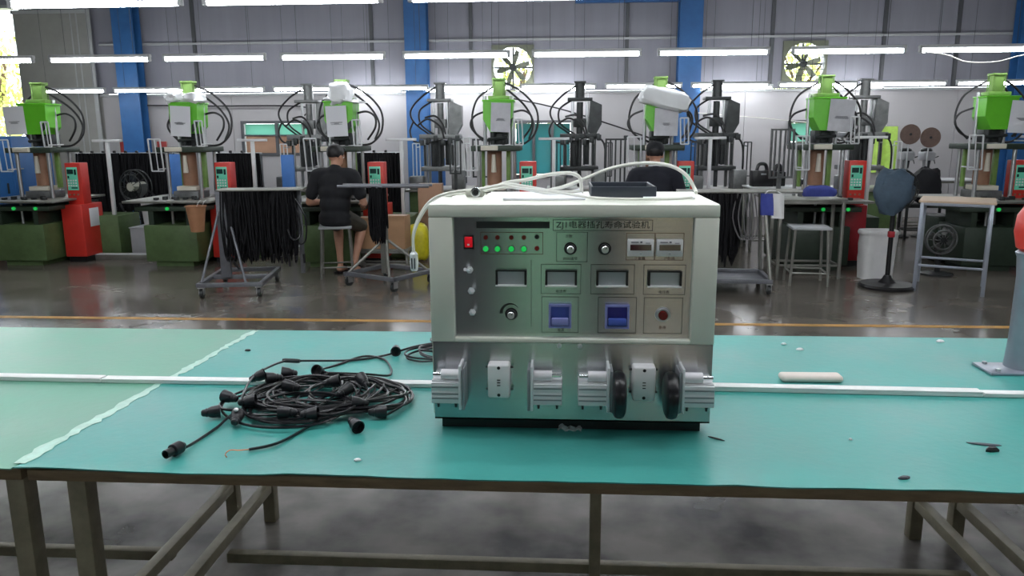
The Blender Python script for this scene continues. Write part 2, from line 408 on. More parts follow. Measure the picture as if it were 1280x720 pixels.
# steel columns (H section)
for x in (-7.65, -2.51, 2.13, 7.62):
    mb = MB(); mb.bb(x - .19, x + .19, Y1 - .38, Y1 - .36, 0, ZC); mb.bb(x - .19, x + .19, Y1 - .14, Y1 - .12, 0, ZC); mb.bb(x - .012, x + .012, Y1 - .36, Y1 - .14, 0, ZC)
    mb.bb(x - .3, x + .3, Y1 - .55, Y1 - .08, 0, .02)
    o = struct(mb, 'column', 'blue_column', 'blue painted steel column of the hall frame')
mb = MB(); mb.bb(.2, 2.0, Y1 - .3, Y1 - .2, 3.62, 3.74); struct(mb, 'trim_5', 'blue_column', 'blue steel beam near the roof')
# windows
def window(n, x0, x1, z0, z1, cols, lower, gl, label):
    mb = MB(); t = .05
    mb.bb(x0, x1, Y1 - .06, Y1 + .06, z1 - t, z1); mb.bb(x0, x1, Y1 - .06, Y1 + .06, z0, z0 + t); mb.bb(x0, x0 + t, Y1 - .06, Y1 + .06, z0 + t, z1 - t); mb.bb(x1 - t, x1, Y1 - .06, Y1 + .06, z0 + t, z1 - t)
    f = struct(mb, f'window_{n}', 'trim_dark', label)
    cw = (x1 - x0 - 2 * t) / cols; zl = z0 + t + (z1 - z0 - 2 * t) * lower
    for i in range(cols):
        a = x0 + t + i * cw; b = a + cw
        mb = MB(); mb.bb(a + .012, b - .012, Y1 - .005, Y1 + .005, zl + .012, z1 - t - .004); mb.build('pane', gl, f, False)
        if lower:
            mb = MB(); mb.bb(a + .012, b - .012, Y1 - .005, Y1 + .005, z0 + t, zl - .012); mb.build('lower_panel', 'cardboard_tan' if n == 2 else gl, f, False)
        if i: mb = MB(); mb.bb(a - .025, a + .025, Y1 - .05, Y1 + .05, z0 + t, z1 - t); mb.build('mullion', 'trim_dark', f, False)
    if lower: mb = MB(); mb.bb(x0 + t, x1 - t, Y1 - .03, Y1 + .03, zl - .012, zl + .012); mb.build('transom', 'trim_dark', f, False)
window(1, *WINS[0], 3, 0, 'teal_glass', 'dark framed window with teal panes in the white wall')
window(2, *WINS[1], 2, .6, 'mint_glass', 'dark framed window with pale mint upper panes')
window(3, *WINS[2], 1, 0, 'mint_glass', 'small dark framed window with a mint pane')
# opening at the far left
mb = MB(); mb.bb(OPEN[0] - .05, OPEN[0], Y1 - .05, Y1 + .2, OPEN[2], OPEN[3]); mb.bb(OPEN[0], OPEN[1], Y1 - .05, Y1 + .2, OPEN[3], OPEN[3] + .05); mb.bb(OPEN[0], OPEN[1], Y1 - .05, Y1 + .2, OPEN[2] - .05, OPEN[2])
struct(mb, 'window_4', 'trim_light', 'open unglazed window at the far left of the wall')

# ---------------------------------------------------------------- fluorescent lamps
def make_lamp(long=1.2):
    t = thing('fluorescent_lamp', 'white tube lamp', 'lamp')
    mb = MB(); mb.rbox((0, 0, .045), (long, .05, .035), .006); mb.build('housing', 'lamp_housing', t)
    mb = MB(); mb.cyl((-long / 2 + .03, 0, .0), (long / 2 - .03, 0, 0), .017, n=10); mb.build('tube', 'tube', t)
    for sx in (-1, 1):
        mb = MB(); mb.rbox((sx * (long / 2 - .018), 0, .012), (.034, .036, .06), .006); mb.build('end_cap', 'lamp_housing', t)
        mb = MB(); mb.cyl((sx * .4, 0, .06), (sx * .4, 0, 2.4), .003, n=5); mb.build('hanger', 'trim_dark', t)
    return t
lamp0 = make_lamp(); first = [True]
def lamp(x, y, z, label, group, rz=0):
    t = lamp0 if first[0] else copy_tree(lamp0); first[0] = False
    t.location = (x, y, z); t.rotation_euler = (0, 0, R(rz)); tag(t, label, 'lamp', group)
    for c in t.children:
        if c.name.startswith('hanger'): c.scale = (1, 1, (ZC - z - .06) / 2.34); c.location.z = .06 - .06 * c.scale.z
    return t
xs = [-8.63, -7.25, -5.87, -4.53, -3.17, -1.78, -.34, 1.03, 2.46, 3.79, 5.15]
for i, x in enumerate(xs):
    g = lamp(x + .6, 8.85, 2.325, f'white tube lamp over the green presses, {ORD[i - 1]} from the left edge of the photo' if i else 'white tube lamp over the presses beyond the left edge of the photo', 'tube lamps over the presses')
    if i == 9: lamp_end = g
for i in range(12):
    x = -8.66 + 1.332 * i
    lamp(x + .6, 12.6, 2.185, f'white tube lamp low by the back wall, {ORD[i]} of its row from the left', 'tube lamps by the back wall')
for i, x in enumerate((-3.35, -1.75, -.2, 2.9, 4.7)):
    lamp(x, 13.55, 2.2, f'dim-looking tube lamp close under the wall ledge, {ORD[i]} from the left', 'tube lamps under the ledge')
for i, x in enumerate((-5.75, -4.42, -3.09, -1.76, -.4, .95, 2.3, 3.65)):
    lamp(x, 5.2, 2.34, f'white tube lamp over the aisle at the top edge of the photo, {ORD[i]} from left', 'tube lamps over the aisle')
for y, wh in ((2.25, 'above the back half of'), (1.65, 'above the front of'), (-3.0, 'far behind the front of')):  # second and third rows are added fill; the third leaves the panel's reflection clear
    for i, x in enumerate((-5.0, -3.6, -2.2, -.8, .6, 2.0, 3.4, 4.8) if y > 0 else (-5.6, -4.2, -2.8, 3.0, 4.4, 5.8)):
        lamp(x, y, 2.37, f'white tube lamp hanging {wh} the worktables, {ORD[i]} from the left', 'tube lamps above the worktables')
mb = MB(); mb.tube(cr([(-.55, -.02, -.01), (-.3, -.02, -.05), (-.1, -.02, -.12), (.2, -.02, -.12), (.4, -.02, -.07), (.6, -.02, -.03), (.75, -.02, .0)], 5), .006); mb.build('loose_cable', 'cable_white', lamp_end)

# ---------------------------------------------------------------- exhaust fans in the wall
def exhaust_fan(x, z, label):
    t = thing('exhaust_fan', label, 'fan', (x, Y1 - .02, z), 0, 'exhaust fans in the back wall')
    r = FR - .01; s = FR + .02; mb = MB(); K = 32
    for k in range(K):
        q = []
        for a in (2 * math.pi * k / K, 2 * math.pi * (k + 1) / K):
            c_, s_ = math.cos(a), math.sin(a); q.append(((r * c_, r * s_), (s * c_ / max(abs(c_), abs(s_)), s * s_ / max(abs(c_), abs(s_)))))
        mb.xz([q[0][0], q[1][0], q[1][1], q[0][1]], -.04, .02)
    mb.build('housing', 'fan_grey', t, False)
    mb = MB()
    for k in range(6):
        a = R(60 * k + 15); T = E3((0, -60 * k - 15, 0)) @ E3((28, 0, 0))
        mb.prism([(.05, -.03), (.2, -.055), (.29, -.045), (.3, .03), (.2, .045), (.05, .03)], .004, Matrix.Translation((0, .06, 0)) @ T @ E3((90, 0, 0)))
    mb.pieces('blade', 'fan_grey', t, False)
    mb = MB(); mb.cyl((0, .02, 0), (0, .12, 0), .06, n=16); mb.build('hub', 'dark_metal', t)
    mb = MB()
    for k in range(-3, 4): h = k * .1; l = math.sqrt(max(.01, r * r - h * h)); mb.cyl((-l, -.03, h), (l, -.03, h), .005, n=5)
    for k in (-1, 0, 1): h = k * .13; l = math.sqrt(r * r - h * h); mb.cyl((h, -.035, -l), (h, -.035, l), .005, n=5)
    mb.build('grille', 'dark_metal', t)
    mb = MB(); mb.box((0, .13, 0), (2 * r, .02, .03)); mb.box((0, .13, 0), (.03, .02, 2 * r)); mb.build('motor_bracket', 'dark_metal', t, False)
exhaust_fan(*FANS[0], 'round wall exhaust fan above the window, yellow daylight behind')
exhaust_fan(*FANS[1], 'wall exhaust fan with leafy daylight behind, right of the blue column')

# ---------------------------------------------------------------- trees outside
def tree(x, y, zc, rad, n, label, seed):
    rnd = random.Random(seed); t = thing('tree', label, 'tree', (x, y, -.05), 0, 'trees outside the wall')
    mb = MB(); mb.tube(cr([(0, 0, 0), (.1, .05, zc * .5), (-.05, 0, zc), (.1, 0, zc + rad * .6)], 4), [.14 - .008 * i for i in range(13)], 7)
    for k in range(5): a = k * 1.3; mb.tube([(0, 0, zc * .7 + k * .15), (rad * .6 * math.cos(a), rad * .6 * math.sin(a), zc + .4 * rad)], [.05, .015], 5)
    mb.build('trunk', 'bark', t)
    mb = MB()
    for i in range(n):
        d = V((rnd.gauss(0, 1), rnd.gauss(0, 1), rnd.gauss(0, 1))).normalized() * rad * rnd.random() ** .45
        p = V((0, 0, zc)) + V((d.x, d.y, d.z * 1.1)); s = rnd.uniform(.05, .11)
        T = Matrix.Translation(p) @ E3((rnd.uniform(0, 360), rnd.uniform(0, 360), rnd.uniform(0, 360)))
        mb.add([(-s, 0, 0), (0, -s * .45, s * .15), (s, 0, 0), (0, s * .45, s * .15)], [(0, 1, 2, 3)], T)
    mb.build('foliage', 'leaf', t, False)
tree(-12.4, 17.0, 2.3, 1.5, 1500, 'yellow-green leafy tree outside the open window at far left', 1)
tree(-15.3, 19.2, 1.2, 1.4, 2000, 'low leafy tree outside the open window, behind the taller one', 2)
tree(-.9, 17.6, 2.3, 1.0, 700, 'leafy tree outside, seen through the left exhaust fan', 3)
tree(5.2, 17.8, 2.6, 1.2, 1000, 'leafy tree outside, seen through the right exhaust fan', 4)

# ================================================================== WORKTABLES (tops at 0.75 m)
ZT = .75; TF, TB = 1.585, 2.845
def worktable(x0, x1, label, legs_x, centre):
    t = thing('worktable', label, 'table', ((x0 + x1) / 2, (TF + TB) / 2, 0), 0, 'green topped worktables')
    mb = MB(); mb.rbox(((x0 + x1) / 2, (TF + TB) / 2, ZT - .0185), (x1 - x0 - .004, TB - TF, .027), .003); mb.build('tabletop', 'board', t, world=True)
    for x in legs_x:
        for y in (TF + .06, TB - .09):
            mb = MB(); mb.rbox((x, y, (ZT - .03) / 2), (.046, .046, ZT - .03), .004); mb.build('leg', 'frame_tube', t, world=True)
        mb = MB(); mb.rbox((x, (TF + TB) / 2 - .015, .15), (.036, TB - TF - .2, .04), .004); mb.build('side_rail', 'frame_tube', t, world=True)
        mb = MB(); mb.rbox((x, (TF + TB) / 2 - .015, ZT - .05), (.036, TB - TF - .2, .04), .004); mb.build('top_rail', 'frame_tube', t, world=True)
    mb = MB(); mb.rbox(((min(legs_x) + max(legs_x)) / 2, 2.32, .1), (max(legs_x) - min(legs_x) - .04, .035, .035), .004); mb.build('stretcher', 'frame_tube', t, world=True)
    if centre is not None:
        mb = MB(); mb.rbox((centre, 2.30, (ZT - .03) / 2), (.036, .036, ZT - .03), .004); mb.build('centre_leg', 'frame_tube', t, world=True)
    for y in (TF + .3, TB - .3):
        mb = MB(); mb.rbox(((min(legs_x) + max(legs_x)) / 2, y, ZT - .05), (max(legs_x) - min(legs_x) - .05, .03, .038), .004); mb.build('apron', 'frame_tube', t, world=True)
worktable(-3.8, -1.235, 'long worktable under the paler green mat at left', (-3.72, -1.285), None)
worktable(-1.225, 1.395, 'long worktable carrying the steel test machine', (-1.135, 1.325), .115)
worktable(1.4, 4.0, 'worktable continuing past the right edge of the photo', (1.475, 3.9), None)

def mat_sheet(x0f, x1f, x0b, x1b, seed):
    """rubber sheet with slightly wavy front lip"""
    mb = MB(); nu = 90
    def top(u, v):
        x = (x0f + (x1f - x0f) * u) * (1 - v) + (x0b + (x1b - x0b) * u) * v
        lip = .004 * mnoise.noise(V((x * 3, seed, 0))) + .003 * mnoise.noise(V((x * 9, seed, 2)))
        y = (TF - .006 + lip * 1.2) * (1 - v) + (TB + .004) * v
        z = ZT + .0006 * mnoise.noise(V((x * 2, y * 2, seed)))
        if v == 0: z += max(0, lip) * 1.6
        return (x, y, z)
    vv = [0, .012, .03, .25, .5, .75, 1]
    pts = [top(i / nu, v) for v in vv for i in range(nu + 1)]; w_ = nu + 1; n = len(pts)
    low = [(p[0], p[1], p[2] - .003) for p in pts]
    fs = [(j * w_ + i, j * w_ + i + 1, (j + 1) * w_ + i + 1, (j + 1) * w_ + i) for j in range(len(vv) - 1) for i in range(nu)]
    fs2 = [tuple(n + k for k in reversed(f)) for f in fs]
    b = list(range(w_)) + [j * w_ + nu for j in range(1, len(vv))] + [(len(vv) - 1) * w_ + i for i in range(nu - 1, -1, -1)] + [j * w_ for j in range(len(vv) - 2, 0, -1)]
    fs3 = [(b[k], b[(k + 1) % len(b)], n + b[(k + 1) % len(b)], n + b[k]) for k in range(len(b))]
    mb.add(pts + low, fs + fs2 + fs3); return mb
wsingle(mat_sheet(-1.252, 4.0, -1.18, 4.0, 3), 'rubber_mat', 'teal_mat', 'teal rubber mat covering the table under the test machine', 'mat')
wsingle(mat_sheet(-3.8, -1.256, -3.8, -1.184, 8), 'rubber_mat', 'pale_mat', 'paler green rubber mat at the left of the tape seam', 'mat')
# tape over the seam: ragged strip
mb = MB(); rnd = random.Random(5); n = 60; L_, R_ = [], []
for i in range(n + 1):
    v = i / n; x = -1.254 + .072 * v; y = TF + .02 + (TB - TF - .03) * v; k = .45 + 1.3 * abs(mnoise.noise(V((v * 7, 1, 0))))
    L_.append((x - .014 * k - rnd.uniform(0, .01), y)); R_.append((x + .012 * k + rnd.uniform(-.004, .012), y))
vs = [(p[0], p[1], ZT + .0016) for p in L_] + [(p[0], p[1], ZT + .0016) for p in R_] + [(p[0], p[1], ZT + .0004) for p in L_] + [(p[0], p[1], ZT + .0004) for p in R_]
m1 = n + 1
mb.add(vs, [(i, i + 1, m1 + i + 1, m1 + i) for i in range(n)] + [(2 * m1 + i, i, i + 1, 2 * m1 + i + 1) for i in range(n)] + [(m1 + i, 3 * m1 + i, 3 * m1 + i + 1, m1 + i + 1) for i in range(n)])
wsingle(mb, 'seam_tape', 'tape', 'ragged strip of pale tape along the mat seam', 'tape', smooth=False)

# white cable trunking along the table
def trunking(x0, x1, y0, y1, wd, h, label, lift=0):
    t = thing('cable_trunking', label, 'cable duct', ((x0 + x1) / 2, (y0 + y1) / 2, ZT + .001 + lift), 0, 'white trunking lengths along the table')
    a = math.degrees(math.atan2(y1 - y0, x1 - x0)); ln = math.hypot(x1 - x0, y1 - y0); t.rotation_euler.z = R(a)
    mb = MB(); mb.rbox((0, 0, h * .36), (ln, wd * .9, h * .7), .0015); mb.build('base_channel', 'pvc', t)
    mb = MB(); mb.rbox((0, 0, h * .86), (ln - .002, wd, h * .3), .002); mb.build('lid', 'pvc', t)
trunking(-3.75, -1.41, 2.238, 2.205, .036, .014, 'white plastic cable trunking at the far left end of the table')
trunking(-1.407, -.345, 2.204, 2.206, .036, .013, 'white plastic cable trunking between the tape seam and the test machine')
trunking(.395, 1.205, 2.216, 2.2, .036, .016, 'white plastic cable trunking leading right from the test machine')
trunking(1.208, 3.95, 2.198, 2.182, .034, .012, 'white plastic cable trunking at the far right end of the table')
mb = MB(); mb.rbox((0, 0, .011), (.185, .05, .022), .0105, 4); single(mb, 'foam_bar', 'foam', 'small rounded cream foam bar lying behind the trunking', 'bar', (.762, 2.315, ZT + .0005), 1)

# post with flange standing on the table at the right edge
t = thing('post_stand', 'pale grey-blue post on a flange plate with a red head at right edge', 'stand', (1.475, 2.46, ZT), 0)
mb = MB(); mb.rbox((-.03, -.01, .005), (.22, .12, .01), .004); mb.build('flange_plate', 'pale_steel', t)
mb = MB()
for x in (-.11, .05):
    for y in (-.05, .03): mb.cyl((x, y, .0095), (x, y, .017), .008, n=6)
mb.pieces('bolt', 'alu', t)
mb = MB(); mb.lathe([(.062, .008), (.06, .03), (.056, .1), (.055, .3), (.06, .36), (.066, .375), (.06, .38)], None, 24); mb.build('sleeve', 'pale_steel', t)
mb = MB(); mb.lathe([(.05, .378), (.066, .39), (.076, .44), (.072, .49), (.05, .53), (.02, .545)], None, 24); mb.build('head', 'red_paint', t)

# ================================================================== THE TEST MACHINE
MX0, MX1, MF, MBK, MZ0, MZ1 = -.325, .377, 1.88, 2.28, .779, 1.328
tm = thing('test_machine', 'cream cabinet test machine with brushed steel control panel, on the teal mat', 'machine', ((MX0 + MX1) / 2, 2.08, ZT), 0)
W = dict(parent=tm, world=True)
IX0, IX1, IZ0, IZ1 = -.266, .319, .994, 1.297
ZP = .983                        # top of the lower steel plate
def frame_box(mb, t=.012):
    # cabinet shell: top, sides, back, floor, and the front frame round the panel opening
    mb.bb(MX0, MX1, MF, MBK, MZ1 - t, MZ1); mb.bb(MX0, MX0 + t, MF, MBK, MZ0 + .01, MZ1 - t); mb.bb(MX1 - t, MX1, MF, MBK, MZ0 + .01, MZ1 - t)
    mb.bb(MX0 + t, MX1 - t, MBK - t, MBK, MZ0 + .01, MZ1 - t)
mb = MB(); frame_box(mb); mb.build('cabinet_shell', 'cream', smooth=False, **W)
mb = MB()
mb.rbox(((MX0 + MX1) / 2, MF - .002, (IZ1 + MZ1) / 2), (MX1 - MX0, .02, MZ1 - IZ1), .003)
mb.rbox(((MX0 + IX0) / 2, MF - .002, (ZP + IZ1) / 2), (IX0 - MX0, .02, IZ1 - ZP), .003)
mb.rbox(((MX1 + IX1) / 2, MF - .002, (ZP + IZ1) / 2), (MX1 - IX1, .02, IZ1 - ZP), .003)
mb.rbox(((IX0 + IX1) / 2, MF - .002, (ZP + IZ0) / 2), (IX1 - IX0, .02, IZ0 - ZP), .002)
mb.build('front_frame', 'cream', **W)
PY = MF + .006                   # plane of the control panel
mb = MB(); mb.bb(IX0 - .005, IX1 + .005, PY, PY + .003, IZ0 - .004, IZ1 + .004); panel = mb.build('control_panel', 'steel', smooth=False, **W)
mb = MB(); mb.bb(MX0 + .004, MX1 - .002, MF - .012, MF - .008, MZ0, ZP); mb.bb(MX0 + .004, MX1 - .002, MF - .012, MF + .05, MZ0, MZ0 + .004)
plate = mb.build('lower_plate', 'steel', smooth=False, **W)
mb = MB(); mb.bb(-.305, .355, 1.886, 2.26, ZT + .001, MZ0 + .01); mb.build('plinth', 'black_plastic', smooth=False, **W)
mb = MB()
for x in (-.003, .048): mb.lathe([(.006, 0), (.006, .002), (.003, .0035)], Matrix.Translation((x, MF - .012, .9765)) @ E3((90, 0, 0)), 12)
mb.pieces('plate_screw', 'alu', **W)

# --- controls on the panel (children of the machine; their own pieces one level down)
def disc(mb, x, z, r, y0, y1, r2=None, n=20): return mb.lathe([(r, 0), (r, (y0 - y1) * .7), (r2 or r * .9, y0 - y1)], Matrix.Translation((x, y0, z)) @ E3((90, 0, 0)), n)
mb = MB(); mb.rbox((-.228, PY - .003, 1.234), (.026, .008, .034), .002); sw = mb.build('rocker_switch', 'black_plastic', **W)
mb = MB(); mb.rbox((-.228, PY - .008, 1.235), (.019, .008, .026), .002, rot=(8, 0, 0)); mb.build('rocker', 'red_switch', sw, world=True)
mb = MB(); mb.box((-.228, PY - .0125, 1.229), (.005, .001, .004)); mb.build('mark', 'white_plastic', sw, world=True)
for i, x in enumerate((-.186, -.157, -.123, -.092)):
    mb = MB(); disc(mb, x, 1.218, .0085, PY, PY - .005); bz = mb.build('push_button', 'dark_metal', **W)
    mb = MB(); disc(mb, x, 1.218, .0068, PY - .004, PY - .011, .0055); mb.build('green_cap', 'green_lamp', bz, world=True)
    mb = MB(); disc(mb, x, 1.246, .0055, PY, PY - .006, .004); mb.build('indicator_light', 'red_led', **W)
mb = MB(); mb.ringrect(-.199, -.045, 1.204, 1.259, PY, .0012); mb.build('engraved_frame', 'etch_brown', smooth=False, **W)
mb = MB(); disc(mb, -.06, 1.248, .006, PY, PY - .005); mb.build('jack', 'black_plastic', **W)
mb = MB(); disc(mb, -.06, 1.219, .006, PY, PY - .005); mb.build('jack', 'red_dark', **W)
for x, z, dx in ((-.227, 1.164, -.006), (-.224, 1.111, .004), (-.222, 1.056, .004)):
    mb = MB(); mb.lathe([(.009, 0), (.009, .003), (.006, .004), (.006, .01)], Matrix.Translation((x, PY, z)) @ E3((90, 0, 0)), 6); tg = mb.build('toggle_switch', 'alu_satin', **W)
    mb = MB(); mb.tube([(x, PY - .008, z), (x + dx, PY - .022, z + .004), (x + dx * 1.4, PY - .028, z + .006)], [.0028, .0035, .0045], 10); mb.build('lever', 'white_nylon', tg, world=True)
def meter(x0, x1, z0, z1):
    mb = MB(); t = .0055
    for (a, b, c, d) in ((x0, x1, z1 - .0035, z1), (x0, x0 + t, z0 + .003, z1 - .0035), (x1 - t, x1, z0 + .003, z1 - .0035)): mb.bb(a, b, PY - .012, PY, c, d)
    m_ = mb.build('panel_meter', 'black_plastic', smooth=False, **W)
    mb = MB(); mb.bb(x0 + t, x1 - t, PY - .006, PY, z0 + .003, z1 - .0035); mb.build('meter_window', 'meter_glass', m_, False, world=True)
    mb = MB(); mb.bb(x0, x1, PY - .013, PY, z0 - .001, z0 + .003); mb.build('meter_lip', 'white_plastic', m_, False, world=True)
for x0, x1 in ((-.162, -.085), (-.039, .039), (.086, .164), (.212, .294)): meter(x0, x1, 1.126, 1.166)
def knob(x, z, r=.0125):
    mb = MB(); mb.lathe([(r * 1.25, 0), (r * 1.25, .0015), (r, .002), (r * .95, .016), (r * .8, .017)], Matrix.Translation((x, PY, z)) @ E3((90, 0, 0)), 24); k = mb.build('knob', 'black_plastic', **W)
    mb = MB(); mb.lathe([(r * .72, 0), (r * .72, .003), (r * .6, .0045)], Matrix.Translation((x, PY - .0165, z)) @ E3((90, 0, 0)), 24); mb.build('knob_cap', 'alu', k, world=True)
    mb = MB(); mb.box((x + .003, PY - .0212, z + .004), (.0016, .001, .007), (0, 30, 0)); mb.build('pointer', 'etch', k, world=True)
knob(-.124, 1.053); knob(.022, 1.219); knob(.106, 1.219)
mb = MB(); n = 24; arc = []                                        # black speed-scale wedge round the lower knob
for i in range(n + 1): a = R(185 - 150 * i / n); ri = .021; ro = .0215 + .008 * (1 - i / n); arc.append((a, ri, ro))
for (a, ri, ro), (b, qi, qo) in zip(arc, arc[1:]):
    mb.xz([(-.124 + ri * math.cos(a), 1.056 + ri * math.sin(a)), (-.124 + ro * math.cos(a), 1.056 + ro * math.sin(a)), (-.124 + qo * math.cos(b), 1.056 + qo * math.sin(b)), (-.124 + qi * math.cos(b), 1.056 + qi * math.sin(b))], PY - .0008, PY)
mb.build('speed_scale', 'etch', smooth=False, **W)
for x0, x1 in ((.161, .224), (.231, .294)):
    mb = MB(); mb.rbox(((x0 + x1) / 2, PY - .004, 1.2225), (x1 - x0, .012, .042), .002); c_ = mb.build('counter', 'white_plastic', **W)
    mb = MB(); mb.bb(x0 + .006, x1 - .006, PY - .0112, PY - .0098, 1.2165, 1.2305); mb.build('display', 'red_window', c_, False, world=True)
    mb = MB(); disc(mb, (x0 + x1) / 2, 1.2085, .003, PY - .0098, PY - .0125); mb.build('reset_button', 'alu', c_, world=True)
    mb = MB(); mb.bb(x0 + .008, x0 + .026, PY - .0108, PY - .0098, 1.2352, 1.2375); mb.bb(x0 + .03, x0 + .035, PY - .0108, PY - .0098, 1.2345, 1.2385); mb.bb(x0 + .043, x0 + .054, PY - .0108, PY - .0098, 1.2335, 1.235); mb.build('print', 'ink', c_, False, world=True)
    mb = MB(); mb.ringrect(x0 - .003, x1 + .003, 1.191, 1.258, PY, .001); mb.build('engraved_frame', 'etch_brown', smooth=False, **W)
for x0, x1, dk in ((-.03, .026, 'blue_break'), (.11, .169, 'blue_deep')):
    mb = MB(); z0, z1 = 1.02, 1.08
    mb.ringrect(x0, x1, z0, z1, PY, .005, .012); b_ = mb.build('breaker', 'blue_pale', smooth=False, **W)
    mb = MB(); mb.bb(x0 + .005, x1 - .005, PY - .003, PY, z0 + .005, z1 - .005); mb.build('recess', dk, b_, False, world=True)
    mb = MB(); mb.rbox(((x0 + x1) / 2, PY - .011, z0 + .017), (x1 - x0 - .014, .016, .018), .003); mb.build('breaker_toggle', 'blue_pale' if dk == 'blue_break' else 'blue_break', b_, world=True)
    mb = MB(); mb.ringrect(x0 - .018, x1 + .018, 1.006, 1.098, PY, .001); mb.build('engraved_frame', 'etch', smooth=False, **W)
mb = MB(); mb.lathe([(.019, 0), (.019, .003), (.0165, .005), (.015, .011), (.0125, .011), (.012, .004)], Matrix.Translation((.252, PY, 1.055)) @ E3((90, 0, 0)), 28); e_ = mb.build('emergency_button', 'alu', **W)
mb = MB(); disc(mb, .252, 1.054, .0118, PY - .002, PY - .014, .010, 24); mb.build('red_cap', 'red_dark', e_, world=True)
mb = MB(); mb.ringrect(.205, .3, 1.006, 1.098, PY, .001); mb.ringrect(-.05, .049, 1.105, 1.18, PY, .001); mb.ringrect(.202, .304, 1.105, 1.18, PY, .001); mb.ringrect(-.012, .064, 1.186, 1.26, PY, .001)
mb.bb(-.0745, -.0735, PY - .001, PY, 1.02, 1.19); mb.ringrect(.073, .18, 1.105, 1.18, PY, .001); mb.build('engraved_frame', 'etch', smooth=False, **W)
mb = MB(); mb.ringrect(-.021, .221, 1.263, 1.29, PY, .0012); mb.build('title_frame', 'etch', smooth=False, **W)
text('title_lettering', 'ZJ1电器插孔寿命试验机', .0195, (.1, PY - .0004, 1.2765), 'etch', tm, sx=1.12)
mb = MB(); mb.bb(-.209, -.029, PY - .0008, PY, 1.2685, 1.285); mb.build('masked_strip', 'dark_metal', smooth=False, **W)
for x, z, s_, m_ in ((.022, 1.193, '时间调节', 'etch'), (0, 1.111, '电流表', 'etch'), (.253, 1.111, '电压表', 'etch'), (.252, 1.021, '急停', 'etch_brown'), (.192, 1.195, '计数器', 'etch_brown'), (.263, 1.195, '计数器', 'etch_brown'), (0, 1.012, '电源', 'etch'), (.018, 1.2485, '次数', 'etch')):
    text('caption', s_, .009, (x, PY - .0004, z), m_, tm)

# --- clamp fixtures on the lower plate
FY = MF - .012                   # face of the lower plate
def clamp(x0, x1, side):
    """slide block between x0 and x1 with a jaw plate on the inner side"""
    px = x1 if side > 0 else x0; mb = MB()
    mb.bb(x0, x1, FY - .06, FY, .842, .894); b_ = mb.build('slide_block', 'alu_satin', smooth=False, **W)
    for z, m_ in ((.887, 'white_nylon'), (.882, 'groove'), (.869, 'white_nylon'), (.865, 'groove'), (.858, 'white_nylon'), (.853, 'groove')):
        mb = MB(); mb.bb(x0 + .001, x1 - .001, FY - .0614, FY - .0595, z, z + .0026); mb.build('slot_edge' if m_ != 'groove' else 'slot', m_, b_, False, world=True)
    mb = MB(); mb.bb(x0, x1, FY - .05, FY, .894, .898); mb.bb(x0 + .003, x1 - .003, FY - .016, FY, .898, .906); mb.build('top_ledge', 'alu_satin', b_, False, world=True)
    xr = (px - .045, px) if side > 0 else (px, px + .045)
    mb = MB(); mb.cyl((xr[0], FY - .04, .9105), (xr[1], FY - .04, .9105), .0135, n=20); mb.build('roller', 'white_nylon', **W)
    xo = (x0 + .002, xr[0] + .005) if side > 0 else (xr[1] - .005, x1 - .002)
    mb = MB(); mb.cyl((xo[0], FY - .04, .9105), (xo[1], FY - .04, .9105), .006, n=12); mb.build('roller_shaft', 'chrome', b_, world=True)
    for k, (dx, hz) in enumerate(((.0, 0), (.0075, -.004))):
        xa = px + dx * side; mb = MB(); mb.rbox((xa + .004 * side, FY - .034, .884 + hz), (.0065, .068, .112 - abs(hz) * 2), .0012); mb.build('jaw_plate', 'alu_satin' if k == 0 else 'groove', **W)
    for x in (x0 + .012, x1 - .012):
        mb = MB(); mb.lathe([(.0065, 0), (.0065, -.006), (.004, -.008), (.003, -.02)], Matrix.Translation((x, FY - .03, .842)), 10); mb.build('bolt', 'black_plastic', b_, world=True)
clamp(-.318, -.25, 1); clamp(-.066, .004, -1); clamp(.044, .113, 1); clamp(.3, .372, -1)
def outlet(x0, x1, z0, z1):
    mb = MB(); mb.rbox(((x0 + x1) / 2, FY - .02, (z0 + z1) / 2), (x1 - x0, .04, z1 - z0), .006, 3); b_ = mb.build('outlet_block', 'white_plastic', **W); xc, zc = (x0 + x1) / 2, (z0 + z1) / 2
    for dz in (.035, -.035): mb = MB(); mb.cyl((xc, FY - .0405, zc + dz), (xc, FY - .0385, zc + dz), .0042, n=10); mb.build('screw', 'black_plastic', b_, world=True)
    for dz in (.004, -.003, -.01): mb = MB(); mb.box((xc, FY - .0402, zc + dz), (.008, .001, .0025)); mb.build('slot', 'etch', b_, False, world=True)
    for sx in (-1, 1):
        for dz in (.03, -.028): mb = MB(); mb.cyl((xc + sx * (x1 - x0) * .48, FY - .012, zc + dz), (xc + sx * ((x1 - x0) * .5 + .007), FY - .012, zc + dz), .0032, n=8); mb.build('grub_screw', 'dark_metal', b_, world=True)
outlet(-.18, -.125, .85, .937); outlet(.177, .233, .848, .936)
for x0, x1 in ((.127, .158), (.252, .283)):
    mb = MB(); xc = (x0 + x1) / 2; h = (x1 - x0) / 2
    mb.lathe([(.046, -h), (.055, -h * .7), (.058, -h * .2), (.058, h * .2), (.055, h * .7), (.046, h)], Matrix.Translation((xc, FY - .032 - .028, .872)) @ E3((0, 90, 0)), 32)
    mb.build('rubber_wheel', 'black_rubber', **W)
# black wheels need an axle to the plate
mb = MB()
for x in (.1425, .2675): mb.cyl((x, FY - .06, .872), (x, FY, .872), .008, n=10)
mb.pieces('wheel_axle', 'dark_metal', **W)
